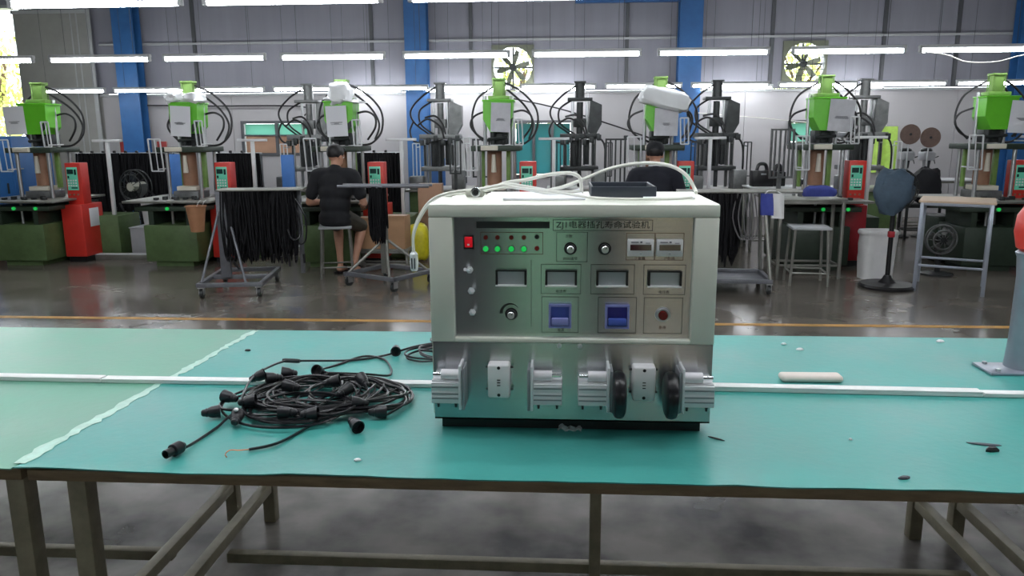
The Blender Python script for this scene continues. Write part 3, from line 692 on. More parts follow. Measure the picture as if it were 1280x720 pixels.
# cable clip on the right side of the cabinet
mb = MB(); mb.tube(cr([(MX1 - .004, 2.1, 1.2), (.385, 2.08, 1.19), (.392, 2.06, 1.15), (.39, 2.05, 1.11), (.382, 2.06, 1.08), (MX1 - .004, 2.08, 1.06)], 5), .006, 8); mb.build('side_cable', 'cable_white', **W)

# --- things lying on top of the machine
TZ = MZ1
def sheet(x0, x1, y0, y1, n, label, rz, curl=.01):
    mb = MB(); a, b = (x1 - x0) / 2, (y1 - y0) / 2
    f = lambda u, v: ((u * 2 - 1) * a, (v * 2 - 1) * b, .001 + n + curl * max(0, (u - .7) / .3) ** 2 * v)
    mb.grid(f, 10, 6); k = len(mb.v); mb.v += [(p[0], p[1], max(0, p[2] - n - .0008)) for p in mb.v]; mb.f += [tuple(k + i for i in reversed(q)) for q in list(mb.f)]; mb.m = [0] * len(mb.f)
    w_ = 11; b_ = list(range(11)) + [j * w_ + 10 for j in range(1, 7)] + [6 * w_ + i for i in range(9, -1, -1)] + [j * w_ for j in range(5, 0, -1)]
    for i in range(len(b_)): mb.f.append((b_[i], b_[(i + 1) % len(b_)], k + b_[(i + 1) % len(b_)], k + b_[i])); mb.m.append(0)
    return single(mb, 'paper_stack', 'paper', label, 'paper', ((x0 + x1) / 2, (y0 + y1) / 2, TZ + .0005), rz)
sheet(-.155, .055, 1.985, 2.2, .004, 'stack of white papers lying on top of the test machine', 3)
sheet(.215, .345, 2.02, 2.14, .003, 'white sheet on the right of the machine top', -4, .004)
t = thing('tray', 'dark slate open tray on top of the test machine', 'tray', (.162, 2.15, TZ + .0005), 0)
mb = MB(); mb.rbox((0, 0, .004), (.17, .2, .008), .002); mb.build('bottom', 'slate_box', t)
for a in ((0, -.097, .17, .006), (0, .097, .17, .006), (-.082, 0, .006, .188), (.082, 0, .006, .188)):
    mb = MB(); mb.rbox((a[0], a[1], .017), (a[2], a[3], .026), .002); mb.build('rim', 'slate_box', t)
t = thing('socket_connector', 'small round steel connector lying on the machine top at left', 'connector', (-.235, 2.1, TZ + .0005), 0)
mb = MB(); mb.rbox((0, 0, .009), (.05, .03, .018), .004); mb.build('body', 'cream_dark', t)
mb = MB(); mb.lathe([(.013, 0), (.013, .014), (.0095, .014), (.0085, .004)], Matrix.Translation((.004, -.014, .013)) @ E3((90, 0, 0)), 24); mb.build('ring', 'chrome', t)
mb = MB(); mb.cyl((.004, -.0155, .013), (.004, -.02, .013), .008, n=16); mb.build('insert', 'black_plastic', t)
mb = MB(); mb.rbox((.034, .004, .015), (.02, .012, .01), .003); mb.build('clip', 'black_plastic', t)
def cord(name, pts, r, label, mat_='cable_white', twin=False):
    pp = cr(pts, 7); mb = MB()
    if twin: mb.tube([p + V((0, 0, r * .9)) for p in pp], r, 7); mb.tube([p - V((0, .002, r * .9)) for p in pp], r, 7)
    else: mb.tube(pp, r, 8)
    return mb
# twin lead that hangs over the left edge, with a plug at its end
t = thing('white_lead', 'white twin lead arching over the left edge of the machine, plug hanging down', 'cable', (-.35, 2.1, TZ), 0)
mb = cord('c', [(.05, 2.12, 1.337), (-.02, 2.12, 1.337), (-.09, 2.11, 1.35), (-.15, 2.1, 1.358), (-.222, 2.1, 1.345), (-.3, 2.1, 1.336), (-.355, 2.1, 1.315), (-.39, 2.1, 1.27), (-.408, 2.1, 1.22), (-.408, 2.1, 1.17)], .0042, '', twin=True); mb.pieces('cable', 'cable_white', t, world=True)
mb = MB(); mb.lathe([(.006, 0), (.011, -.006), (.012, -.03), (.010, -.05), (.007, -.054)], Matrix.Translation((-.408, 2.1, 1.176)), 14); mb.build('plug', 'alu_satin', t, world=True)
mb = MB()
for dx in (-.004, .004): mb.box((-.408 + dx, 2.088, 1.145), (.003, .002, .03))
mb.pieces('plug_slot', 'slate_box', t, False, world=True)
t = thing('white_lead', 'thick white cable looping up over the papers on the machine top', 'cable', (0, 2.1, TZ), 0)
mb = cord('c', [(-.21, 2.12, 1.335), (-.16, 2.12, 1.362), (-.1, 2.12, 1.372), (-.03, 2.12, 1.387), (.02, 2.12, 1.39), (.045, 2.12, 1.381), (.052, 2.12, 1.36), (.054, 2.12, 1.336)], .005, ''); mb.build('cable', 'cable_white', t, world=True)
mb = cord('c', [(-.16, 2.09, 1.362), (-.1, 2.07, 1.352), (-.02, 2.05, 1.345), (.06, 2.0, 1.336), (.12, 1.96, 1.3345), (.2, 1.95, 1.3345), (.28, 1.96, 1.3345), (.33, 2.0, 1.3345)], .0035, ''); mb.build('thin_cable', 'cable_white', t, world=True)
t = thing('white_lead', 'white cable bowing high over the dark tray to the right', 'cable', (.2, 2.2, TZ), 0)
mb = cord('c', [(-.06, 2.18, 1.335), (0, 2.18, 1.348), (.06, 2.18, 1.37), (.13, 2.18, 1.398), (.2, 2.18, 1.412), (.26, 2.18, 1.413), (.31, 2.18, 1.402), (.345, 2.18, 1.378), (.366, 2.18, 1.345), (.368, 2.16, 1.334)], .005, ''); mb.build('cable', 'cable_white', t, world=True)

# ================================================================== BLACK STRING-LIGHT CORDS ON THE TABLE
def bulb_socket(p, az, tilt, parent, flip=False):
    """ribbed rubber lamp holder, open end along its axis"""
    T = Matrix.Translation(p) @ E3((0, 90 - tilt, az)) @ Matrix.Diagonal((.95, .95, .8, 1))
    mb = MB(); mb.lathe([(.0055, -.03), (.0095, -.026), (.011, -.016), (.0125, -.014), (.0125, -.010), (.0115, -.009), (.0138, -.005), (.0165, .004), (.0175, .018), (.0185, .026), (.0188, .03), (.0165, .03), (.0155, .012), (.004, .010)], T, 16)
    s_ = mb.build('lamp_holder', 'socket_black', parent, world=True)
    mb = MB(); mb.lathe([(.013, .011), (.013, .02), (.012, .02), (.012, .011)], T, 12); mb.build('thread_ring', 'dark_metal', s_, world=True)
t = thing('string_light_cord', 'tangled heap of black string-light cord with lamp holders on the teal mat', 'cord', (-.7, 2.03, ZT), 0)
rnd = random.Random(11)
def loops(cx, cy, a, b, turns, seed, zmax, n=14):
    rnd = random.Random(seed); pts = []; ph = rnd.uniform(0, 6)
    for k in range(turns * n):
        th = ph + 2 * math.pi * k / n; q = k / n
        ra = a * (.72 + .28 * mnoise.noise(V((math.cos(th) * .8, q * .9, seed))) + .12 * math.sin(q * 2.1 + seed)); rb = b * (.74 + .3 * mnoise.noise(V((math.sin(th), q * .8 + 5, seed))))
        x = cx + ra * math.cos(th) + .04 * math.sin(q * 1.7 + seed); y = cy + rb * math.sin(th) + .03 * math.cos(q * 1.3 + seed)
        z = ZT + .006 + zmax * (.5 + .5 * mnoise.noise(V((x * 6, y * 6, q * .7 + seed)))) * (1 - .5 * (((x - cx) / a) ** 2 + ((y - cy) / b) ** 2))
        pts.append((x, y, max(ZT + .005, z)))
    return pts
for sd, (a, b, tn, zm, ox, oy) in enumerate(((.27, .23, 4, .03, 0, 0), (.26, .2, 4, .05, 0, 0), (.22, .2, 3, .06, .03, .02), (.27, .17, 3, .045, 0, -.02), (.17, .17, 3, .06, -.09, 0), (.17, .15, 3, .065, .09, .02), (.2, .11, 3, .06, .02, -.06), (.15, .16, 3, .05, .0, .05), (.24, .13, 3, .04, .02, .06))):
    mb = MB(); mb.tube(cr(loops(-.69 + ox, 2.035 + oy, a, b, tn, sd + 2, zm), 3), .0037, 6); mb.build('cable', 'black_rubber', t, world=True)
zc = ZT + .006
for pts in ([(-.63, 1.95, .79), (-.75, 1.97, .785), (-.86, 1.93, .77), (-.885, 1.83, zc), (-.9, 1.72, zc), (-.91, 1.675, zc + .004)],
            [(-.55, 2.0, .79), (-.6, 1.92, .775), (-.654, 1.835, zc), (-.692, 1.74, zc), (-.745, 1.7, zc)],
            [(-.87, 1.95, .78), (-.9, 2.08, .79), (-.917, 2.21, .785), (-.912, 2.38, .766), (-.86, 2.4, .765), (-.7, 2.445, zc), (-.6, 2.505, zc), (-.52, 2.62, zc), (-.44, 2.68, zc)],
            [(-.7, 2.2, .79), (-.75, 2.27, .775), (-.732, 2.385, zc), (-.67, 2.49, zc), (-.6, 2.47, zc), (-.555, 2.39, zc), (-.535, 2.29, zc), (-.6, 2.24, .775), (-.7, 2.2, .79)],
            [(-.6, 2.2, .78), (-.5, 2.16, .765), (-.445, 2.1, zc), (-.46, 2.02, zc), (-.54, 1.96, .765), (-.62, 1.93, .775)]):
    mb = MB(); mb.tube(cr(pts, 6), .0037, 6); mb.build('cable', 'black_rubber', t, world=True)
for (x, y, az, ti, dz) in ((-.526, 1.845, -50, -8, .02), (-.842, 1.858, 100, 10, .022), (-.932, 1.906, 25, 0, .02), (-.915, 1.995, 160, 5, .03), (-.906, 2.166, 20, 20, .035), (-.823, 2.209, 200, 10, .035), (-.749, 2.024, 175, 8, .055), (-.65, 2.069, 10, 12, .055), (-.71, 1.876, 185, 0, .035), (-.655, 1.88, 5, 5, .03), (-.597, 2.005, 60, 12, .05), (-.54, 1.956, 200, 10, .035), (-.568, 2.109, 130, 20, .045), (-.735, 2.229, 260, 25, .035), (-.487, 1.93, 20, -4, .02), (-.845, 1.94, 10, 8, .04), (-.84, 2.13, 210, 6, .045), (-.565, 2.535, -80, -4, .02)):
    bulb_socket((x, y, ZT + dz), az, ti, t)
# waterproof plug at the end of the tail, and the bare copper end
T = Matrix.Translation((-.91, 1.668, ZT + .0165)) @ E3((0, 90, -105))
mb = MB(); mb.lathe([(.006, -.03), (.010, -.025), (.014, -.018), (.0155, -.016), (.0155, .008), (.013, .01)], T, 16); pl = mb.build('plug_nut', 'socket_black', t, world=True)
mb = MB(); mb.lathe([(.0105, .009), (.0105, .032), (.0085, .032), (.0075, .02)], T, 16); mb.build('plug_tip', 'black_plastic', pl, world=True)
mb = MB(); mb.tube(cr([(-.745, 1.7, zc), (-.765, 1.69, zc + .002), (-.785, 1.684, zc + .004), (-.79, 1.67, zc), (-.782, 1.66, zc - .003)], 4), .0013, 5); mb.build('bare_wire', 'copper', t, world=True)
mb = MB(); mb.lathe([(.006, -.03), (.0075, -.02), (.0075, .02), (.006, .03)], Matrix.Translation((-.885, 2.4, ZT + .015)) @ E3((0, 90, -6)), 10); mb.build('cable_joint', 'socket_black', t, world=True)
mb = MB(); mb.sph((-.842, 1.862, ZT + .045), (.007, .007, .005), 8); mb.build('white_tip', 'white_plastic', t, world=True)
t = thing('string_light_cord', 'smaller coil of black cord half hidden behind the machine', 'cord', (-.42, 2.52, ZT), 0)
mb = MB(); mb.tube(cr(loops(-.41, 2.52, .13, .1, 5, 31, .03), 3), .0037, 6); mb.build('cable', 'black_rubber', t, world=True)
mb = MB(); mb.tube(cr([(-.3, 2.6, zc), (-.4, 2.72, zc), (-.46, 2.73, zc + .006), (-.47, 2.7, zc), (-.4, 2.62, .77)], 5), .0037, 6); mb.build('cable', 'black_rubber', t, world=True)

# bits and scraps on the mat
def scrap(x, y, sx, sy, h, m, label, cat, rz=0, seed=0):
    mb = MB(); rnd = random.Random(seed); n = 9
    poly = [((.75 + .35 * rnd.random()) * sx / 2 * math.cos(2 * math.pi * k / n), (.75 + .35 * rnd.random()) * sy / 2 * math.sin(2 * math.pi * k / n)) for k in range(n)]
    mb.prism(poly, h * .5); mb.add([(p[0] * .6, p[1] * .6, h) for p in poly] + [(p[0], p[1], h * .5) for p in poly], [tuple(range(n))] + [(n + i, n + (i + 1) % n, (i + 1) % n, i) for i in range(n)])
    single(mb, 'scrap', m, label, cat, (x, y, ZT + .0006), rz, 'scraps on the green mats', False)
scrap(-1.097, 2.559, .022, .012, .006, 'black_plastic', 'tiny black scrap behind the trunking, right of the tape seam', 'scrap', 0, 1)
scrap(.754, 1.633, .03, .014, .005, 'slate_box', 'dark chip near the front edge of the mat, right of the machine', 'scrap', 20, 2)
scrap(1.026, 1.796, .036, .02, .01, 'black_plastic', 'black clip lying on the mat at the far right', 'scrap', 10, 3)
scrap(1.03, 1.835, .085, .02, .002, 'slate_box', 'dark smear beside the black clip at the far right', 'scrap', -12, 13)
scrap(.797, 2.728, .02, .012, .006, 'white_plastic', 'small white crumb near the back edge of the mat', 'scrap', 0, 4)
scrap(.832, 2.657, .025, .014, .007, 'white_plastic', 'larger white crumb just in front of the small one', 'scrap', 0, 5)
scrap(1.364, 2.786, .03, .016, .008, 'white_plastic', 'white crumb at the back edge beside the post', 'scrap', 0, 6)
scrap(.716, 1.848, .01, .008, .004, 'white_plastic', 'tiny white speck in front of the foam bar', 'scrap', 0, 7)
scrap(-.47, 1.663, .02, .012, .005, 'white_plastic', 'white speck in front of the cord heap', 'scrap', 0, 8)
scrap(.387, 1.837, .05, .006, .003, 'black_plastic', 'short black wire offcut by the machine corner', 'scrap', -35, 9)
mb = MB(); rnd = random.Random(3)
mb.grid(lambda u, v: (.06 * (u - .5), .03 * (v - .5), .003 + .012 * abs(mnoise.noise(V((u * 5, v * 4, 3)))) + .006 * math.sin(u * 9) ** 2), 12, 8)
single(mb, 'plastic_scrap', 'plastic_clear', 'crumpled clear plastic scrap at the foot of the machine', 'scrap', (.025, 1.868, ZT + .001), -8)

# ================================================================== MOULDING PRESSES, FRONT ROW
PRX = [-6.15 + 1.811 * i for i in range(7)]; PRY = 9.0
def hoses(mb, base, spans, r=.014):
    for pts in spans: mb.tube(cr([V(base) + V(p) for p in pts], 6), r, 7)
    return mb
def make_press():
    t = thing('moulding_press', 'press', 'machine', (0, 0, 0))
    mb = MB(); mb.rbox((-.11, -.2, .27), (.62, .6, .42), .012); mb.box((-.11, -.2, .03), (.44, .5, .06)); mb.build('front_base', 'press_green', t)
    mb = MB(); mb.rbox((.16, .36, .27), (1.16, .5, .5), .012); mb.box((.16, .36, .015), (1.0, .4, .03)); mb.build('rear_base', 'press_green', t)
    mb = MB(); mb.bb(-.36, -.3, -.48, .05, .48, .64); mb.bb(.08, .14, -.48, .05, .48, .64); mb.bb(-.36, .14, .02, .08, .48, .64); mb.build('pedestal', 'press_dark', t, False)
    mb = MB(); mb.cyl((-.14, -.35, .48), (-.14, -.35, .72), .015, n=10); mb.cyl((0, -.2, .48), (0, -.2, .72), .04, n=14); mb.pieces('ejector_rod', 'steel_bar', t)
    mb = MB(); mb.rbox((-.1, -.02, .665), (.8, .98, .05), .006); mb.build('bolster', 'press_dark', t)
    mb = MB(); mb.rbox((-.1, -.06, .7475), (1.0, 1.04, .025), .004); mb.build('work_plate', 'plate_steel', t)
    for sx in (-1, 1):
        mb = MB(); mb.cyl((.02 + sx * .13, -.512, .67), (.02 + sx * .13, -.53, .67), .02, n=12); mb.build('green_button', 'green_lamp', t)
    for sx in (-1, 1):
        for sy in (-1, 1):
            mb = MB(); mb.cyl((-.03 + sx * .19, sy * .2, .76), (-.03 + sx * .19, sy * .2, 1.3), .021, n=12); mb.build('tie_bar', 'steel_bar', t)
    mb = MB(); mb.rbox((-.03, 0, 1.32), (.56, .56, .06), .008); mb.build('upper_platen', 'press_dark', t)
    mb = MB(); mb.rbox((-.09, -.3, 1.325), (.19, .04, .05), .005); mb.build('name_plate', 'cream_plate', t)
    mb = MB(); mb.cyl((-.06, 0, .9), (-.06, 0, 1.29), .085, n=16); mb.build('heated_barrel', 'barrel', t)
    mb = MB(); mb.rbox((.1, .05, 1.08), (.05, .05, .42), .006); mb.rbox((-.2, .12, 1.08), (.035, .05, .42), .006); mb.pieces('guide_bar', 'cyl_green', t)
    mb = MB(); mb.rbox((-.05, -.02, .8), (.3, .3, .08), .006); mb.build('lower_mould', 'grey_metal', t)
    mb = MB(); mb.rbox((-.05, -.02, .87), (.24, .24, .05), .006); mb.build('upper_mould', 'cream_plate', t)
    mb = MB()
    for k in range(7): x = -.28 + .08 * k; mb.rbox((x, -.42 + .05 * (k % 3), .775), (.045, .05, .025 + .02 * (k % 2)), .004)
    mb.pieces('fixture_block', 'dark_metal', t)
    mb = MB(); mb.cyl((-.06, -.1, 1.05), (-.06, -.1, 1.25), .03, .02, 12); mb.build('nozzle', 'cream_plate', t)
    for sx in (-1, 1):
        mb = MB(); mb.cyl((-.01 + sx * .155, .03, 1.35), (-.01 + sx * .155, .03, 1.9), .019, n=12); mb.build('guide_post', 'steel_bar', t)
    mb = MB(); mb.rbox((0, .06, 1.43), (.2, .2, .14), .01); mb.cyl((-.07, -.06, 1.36), (-.07, -.06, 1.5), .03, n=10); mb.cyl((.05, -.08, 1.36), (.06, -.1, 1.48), .022, n=10); mb.cyl((-.12, -.1, 1.42), (.1, -.12, 1.44), .018, n=8); mb.build('injection_unit', 'dark_metal', t)
    mb = MB(); mb.xz([(-.17, 1.84), (-.17, 1.64), (-.09, 1.5), (.08, 1.5), (.15, 1.58), (.165, 1.84)], -.16, .12); hp = mb.build('hopper', 'lime', t, False)
    mb = MB(); mb.rbox((0, -.02, 1.845), (.36, .3, .02), .005); mb.build('hopper_rim', 'lime', hp)
    mb = MB(); mb.prism([(.08, 1.5), (.15, 1.58), (.165, 1.66), (.09, 1.6)], .004, Matrix(((1, 0, 0, 0), (0, 0, 1, -.1645), (0, 1, 0, 0), (0, 0, 0, 1)))); mb.build('dark_chute', 'press_dark', hp, False)
    mb = MB(); mb.rbox((-.0, .02, 1.88), (.24, .2, .04), .006); mb.rbox((0, .02, 1.985), (.11, .11, .19), .01); mb.rbox((0, .02, 2.085), (.15, .13, .02), .005)
    for sx in (-1, 1):
        for sy in (-1, 1): mb.cyl((sx * .062, .02 + sy * .055, 1.9), (sx * .062, .02 + sy * .055, 2.1), .007, n=6)
    mb.build('top_cylinder', 'cyl_green', t)
    mb = MB(); hoses(mb, (0, 0, 0), [[(.06, .05, 2.05), (.25, .1, 1.95), (.42, .12, 1.75), (.42, .12, 1.52), (.3, .1, 1.38), (.15, .08, 1.36)], [(.15, .05, 1.72), (.27, .05, 1.74), (.36, .06, 1.68), (.36, .06, 1.56), (.26, .08, 1.42)], [(.08, .05, 1.98), (.28, .15, 1.8), (.38, .18, 1.6), (.33, .15, 1.42)], [(-.06, .1, 2.02), (-.26, .14, 1.88), (-.33, .16, 1.66), (-.28, .14, 1.48), (-.1, .12, 1.38)], [(-.15, .1, 1.74), (-.3, .12, 1.68), (-.34, .12, 1.56), (-.2, .1, 1.4)]], .012); mb.pieces('hydraulic_hose', 'hose', t)
    for x0, z0, dx, tl in ((-.36, 1.08, .14, -4), (.2, 1.36, .085, 2)):
        mb = MB(); h = .36 if dx > .1 else .28
        for (a, b) in (((0, 0), (dx, 0)), ((dx, 0), (dx, h)), ((dx, h), (0, h)), ((0, h), (0, 0))): mb.cyl((x0 + a[0] - a[1] * .05, -.3, z0 + a[1]), (x0 + b[0] - b[1] * .05, -.3, z0 + b[1]), .009, n=6)
        mb.cyl((x0 + dx * .5 - .05 * h * 0, -.29, z0), (x0 + dx * .5 - .05 * h, -.29, z0 + h), .006, n=5); mb.cyl((x0 + dx / 2, -.29, z0 + .02), (x0 + dx / 2, -.02, z0 + .02), .008, n=5)
        mb.build('guard_frame', 'white_paint', t)
    mb = MB(); mb.rbox((.62, .25, .97), (.04, .04, .9), .004); mb.rbox((.62, .25, 1.42), (.36, .045, .03), .004); mb.build('utility_post', 'white_paint', t)
    # control cabinet
    mb = MB(); mb.rbox((.37, 0, .375), (.26, .42, .62), .01); mb.build('control_cabinet', 'red_paint', t)
    mb = MB(); mb.box((.37, 0, .033), (.22, .36, .066)); mb.build('cabinet_plinth', 'black_plastic', t, False)
    mb = MB(); mb.rbox((.39, -.05, .925), (.19, .16, .49), .008); cn = mb.build('console', 'red_paint', t)
    mb = MB(); mb.rbox((.38, -.133, .985), (.13, .012, .27), .003); sc = mb.build('operator_panel', 'screen_teal', cn)
    mb = MB(); mb.bb(.325, .4, -.142, -.139, 1.04, 1.095); mb.bb(.325, .345, -.142, -.139, .99, 1.02); mb.bb(.36, .435, -.142, -.139, .87, .885); mb.bb(.41, .435, -.142, -.139, 1.03, 1.095); mb.pieces('screen_field', 'screen_dark', sc, False)
    mb = MB()
    for r_ in range(3):
        for c_ in range(4): mb.box((.332 + .03 * c_, -.1405, .905 + .03 * r_), (.018, .003, .018))
    mb.pieces('key', 'white_paint', sc, False)
    mb = MB()
    for c_ in range(3): mb.cyl((.33 + .05 * c_, -.13, .8), (.33 + .05 * c_, -.142, .8), .011, n=10)
    mb.pieces('selector_knob', 'barrel', cn)
    return t
press0 = make_press()
PL = ['green moulding press with orange-red control cabinet at the far left of the photo', 'green moulding press behind the cable trolley, bag-topped hopper with white paper',
      'green moulding press before the seated man in black, tall plastic bag on hopper', 'moulding press with lime hopper right under the left exhaust fan',
      'moulding press under a big tilted white plastic bag, in front of the second seated worker', 'moulding press with lime hopper and silver sheet, behind the tall stool',
      'lime and green moulding press at the right edge, behind the wooden table']
presses = []
cab_dx = [0, 0, 0, -.06, -.1, -.03, -.08]
for i in range(7):
    p = press0 if i == 0 else copy_tree(press0)
    p.location = (PRX[i], PRY, 0); tag(p, PL[i], 'machine', 'green moulding presses in the front row'); ORG[p.name] = Matrix.Translation(p.location); presses.append(p)
    for c in p.children:
        nm = c.name.split('.')[0]
        if nm in ('control_cabinet', 'cabinet_plinth', 'console') and cab_dx[i]: c.location.x += cab_dx[i]
    if i >= 3:
        for c in p.children:
            if c.name.split('.')[0] in ('front_base', 'rear_base', 'pedestal', 'bolster'):
                c.data = c.data.copy() if i == 3 else {k.name.split('.')[0]: k for k in presses[3].children}[c.name.split('.')[0]].data
                if i == 3: c.data.materials.clear(); c.data.materials.append(M['press_dark'])
            if c.name.split('.')[0] == 'control_cabinet':
                c.data = c.data.copy(); c.data.materials.clear(); c.data.materials.append(M['red_paint_dark'])
# the sheets of paper taped to the hoppers
def hopper_paper(i, dx, dz, w_, h, rz, label, m='paper'):
    t = thing('paper_sheet', label, 'paper', (PRX[i] + dx, PRY - .185, 1.68 + dz), 0, 'sheets taped to the press hoppers')
    mb = MB(); T = E3((0, rz, 0)); mb.grid(lambda u, v: T @ V(((u - .5) * w_, -.004 - .012 * math.sin(u * math.pi) * (1 - v), (v - .5) * h)), 6, 6); k = len(mb.v)
    mb.v += [(p[0], p[1] + .0015, p[2]) for p in mb.v]; mb.f += [tuple(k + j for j in reversed(q)) for q in list(mb.f)]; mb.m = [0] * len(mb.f); mb.build('sheet', m, t)
    mb = MB(); rnd = random.Random(i)
    for k in range(5): a = rnd.uniform(.2, .6) * w_; mb.add([(-a / 2, -.0185, -.01 - .006 * k), (a / 2, -.0185, -.01 - .006 * k), (a / 2, -.0185, -.013 - .006 * k), (-a / 2, -.0185, -.013 - .006 * k)], [(0, 1, 2, 3)], T)
    mb.build('handwriting', 'ink', t, False)
hopper_paper(0, -.2, -.02, .25, .32, -2, 'white paper sheet on the hopper of the leftmost press')
hopper_paper(1, -.03, -.04, .24, .34, 3, 'white paper sheet hanging under the small bag on the second press')
hopper_paper(2, -.02, -.05, .24, .34, -2, 'white paper sheet under the tall plastic bag, above the man in black')
hopper_paper(3, .03, -.02, .22, .32, 2, 'pale grey paper sheet on the hopper under the left exhaust fan', 'paper_grey')
hopper_paper(4, .05, -.08, .26, .3, 1, 'grey paper under the big tilted white bag', 'paper_grey')
hopper_paper(5, .12, -.02, .27, .34, 3, 'silvery grey sheet on the hopper behind the tall stool', 'paper_grey')
hopper_paper(6, .2, -.05, .26, .34, 3, 'white paper sheet on the press at the right edge')
mb = MB(); mb.rbox((0, 0, 0), (.002, .19, .22), .0008); o = single(mb, 'paper_sheet', 'paper', 'white notice taped to the side of the orange-red cabinet', 'paper', (PRX[0] + .502, PRY + .02, .52), 0)
def plastic_bag(x, y, z, d, seed, label, rot=(0, 0, 0), m='plastic_white', pw=.75):
    mb = MB(); mb.sph((0, 0, 0), (1, 1, 1), 26); vs = []
    for p in mb.v:
        q = V(p); f = 1 + .34 * mnoise.noise(q * 2.1 + V((seed, 0, 0))) + .22 * mnoise.noise(q * 4.6 + V((0, seed, 0))) + .1 * mnoise.noise(q * 9 + V((0, seed, 3))); q = q * f
        e = lambda a: math.copysign(abs(a) ** pw, a)
        vs.append(tuple(E3(rot) @ V((e(q.x) * d[0], e(q.y) * d[1], e(q.z) * d[2]))))
    mb.v = vs; single(mb, 'plastic_bag', m, label, 'plastic bag', (x, y, z), 0, 'plastic bags on the hoppers', ang=50)
plastic_bag(PRX[1] - .11, PRY - .06, 1.9, (.11, .14, .075), 1, 'small white plastic bag on the left half of the second press hopper')
plastic_bag(PRX[1] + .1, PRY - .06, 1.895, (.11, .14, .07), 2, 'small white plastic bag on the right half of the second press hopper')
plastic_bag(PRX[2], PRY - .1, 1.93, (.14, .11, .13), 3.4, 'peaked clear-white plastic bag on the hopper above the man in black', m='plastic_white')
plastic_bag(PRX[2] + .03, PRY - .06, 1.865, (.22, .15, .022), 4, 'flat crumpled plastic film under the peaked bag', (0, 6, 0))
plastic_bag(PRX[4] + .03, PRY - .12, 1.85, (.27, .17, .11), 9.3, 'big tilted white plastic bag on the hopper before the second worker', (0, 14, 0), pw=.5)

# ================================================================== BACK ROW OF PRESSES
def make_tower(body, dark):
    t = thing('press_tower', 'tower', 'machine', (0, 0, 0))
    mb = MB(); mb.rbox((0, 0, .35), (.8, .8, .7), .012); mb.build('base', 'press_dark' if dark else 'press_green', t)
    mb = MB(); mb.rbox((0, -.02, .715), (.9, .9, .03), .004); mb.build('work_plate', 'plate_steel', t)
    for sx in (-1, 1):
        for sy in (-1, 1): mb = MB(); mb.cyl((sx * .2, sy * .16, .73), (sx * .2, sy * .16, 1.42), .025, n=10); mb.build('tie_bar', 'steel_bar' if not dark else 'grey_metal', t)
    mb = MB(); mb.rbox((0, 0, 1.0), (.52, .42, .06), .006); mb.build('moving_platen', body, t)
    mb = MB(); mb.rbox((0, 0, 1.44), (.54, .44, .07), .006); mb.build('upper_platen', body, t)
    mb = MB(); mb.rbox((-.05, 0, 1.2), (.16, .2, .36), .01); mb.rbox((.1, .02, 1.22), (.07, .16, .34), .008); mb.cyl((0, -.15, .75), (0, -.15, 1.4), .028, n=10); mb.build('mould_block', 'dark_metal', t)
    for sx in (-1, 1): mb = MB(); mb.cyl((sx * .1, 0, 1.47), (sx * .1, 0, 1.92), .02, n=10); mb.build('guide_post', 'steel_bar', t)
    mb = MB(); mb.cyl((0, 0, 1.47), (0, 0, 1.9), .045, n=14); mb.rbox((0, 0, 1.62), (.16, .14, .12), .01); mb.build('injection_unit', body, t)
    mb = MB(); mb.rbox((0, 0, 1.935), (.34, .24, .04), .006); mb.build('yoke', body, t)
    mb = MB(); mb.cyl((0, 0, 1.95), (0, 0, 2.16), .068, n=16); mb.rbox((0, 0, 2.165), (.16, .16, .025), .005); mb.build('top_cylinder', body, t)
    mb = MB(); mb.xz([(.14, 1.93), (.3, 1.86), (.3, 1.6), (.2, 1.42), (.12, 1.5)], -.08, .12); mb.build('hopper', 'grey_metal' if not dark else 'dark_metal', t, False)
    mb = MB()
    for k in range(6): mb.rbox((-.24 + .1 * k, -.22, 1.36 + .03 * (k % 3)), (.06, .07, .08), .008)
    for k in range(4): mb.cyl((-.2 + .13 * k, -.2, 1.05), (-.2 + .13 * k, -.2, 1.33), .014, n=7)
    mb.pieces('valve_block', 'dark_metal', t)
    mb = MB(); hoses(mb, (0, 0, 0), [[(-.05, -.02, 2.12), (-.25, -.08, 1.98), (-.4, -.1, 1.8), (-.36, -.1, 1.64), (-.18, -.15, 1.5), (-.05, -.2, 1.42)], [(-.12, -.02, 1.92), (-.28, -.06, 1.8), (-.27, -.08, 1.62), (-.12, -.14, 1.5), (.05, -.2, 1.4)],
        [(-.36, -.1, 1.66), (-.42, -.1, 1.52), (-.36, -.12, 1.38), (-.15, -.18, 1.34)], [(-.2, -.12, 1.7), (-.05, -.16, 1.72), (.06, -.2, 1.6), (.1, -.2, 1.44)], [(-.3, -.12, 1.6), (-.15, -.18, 1.68), (.02, -.22, 1.58), (.08, -.24, 1.42)], [(.2, -.1, 1.45), (.32, -.15, 1.36), (.36, -.15, 1.15), (.36, -.12, .8)]], .013); mb.pieces('hydraulic_hose', 'hose', t)
    for x in (-.36, .34):
        mb = MB()
        for dx in (0, .05, .1): mb.cyl((x + dx, -.25, .9), (x + dx, -.25, 1.35), .008, n=5)
        mb.cyl((x, -.25, .9), (x + .1, -.25, .9), .008, n=5); mb.cyl((x, -.25, 1.35), (x + .1, -.25, 1.35), .008, n=5); mb.cyl((x + .05, -.25, 1.3), (x + .05, 0, 1.3), .008, n=5); mb.build('guard_frame', 'dark_metal' if dark else 'white_paint', t)
    mb = MB(); mb.rbox((.28, -.3, .86), (.18, .2, .26), .02); mb.rbox((-.3, -.3, .82), (.2, .18, .18), .02); mb.pieces('pump_box', 'grey_metal', t)
    return t
ta = make_tower('grey_metal', False); tb_ = make_tower('dark_metal', True)
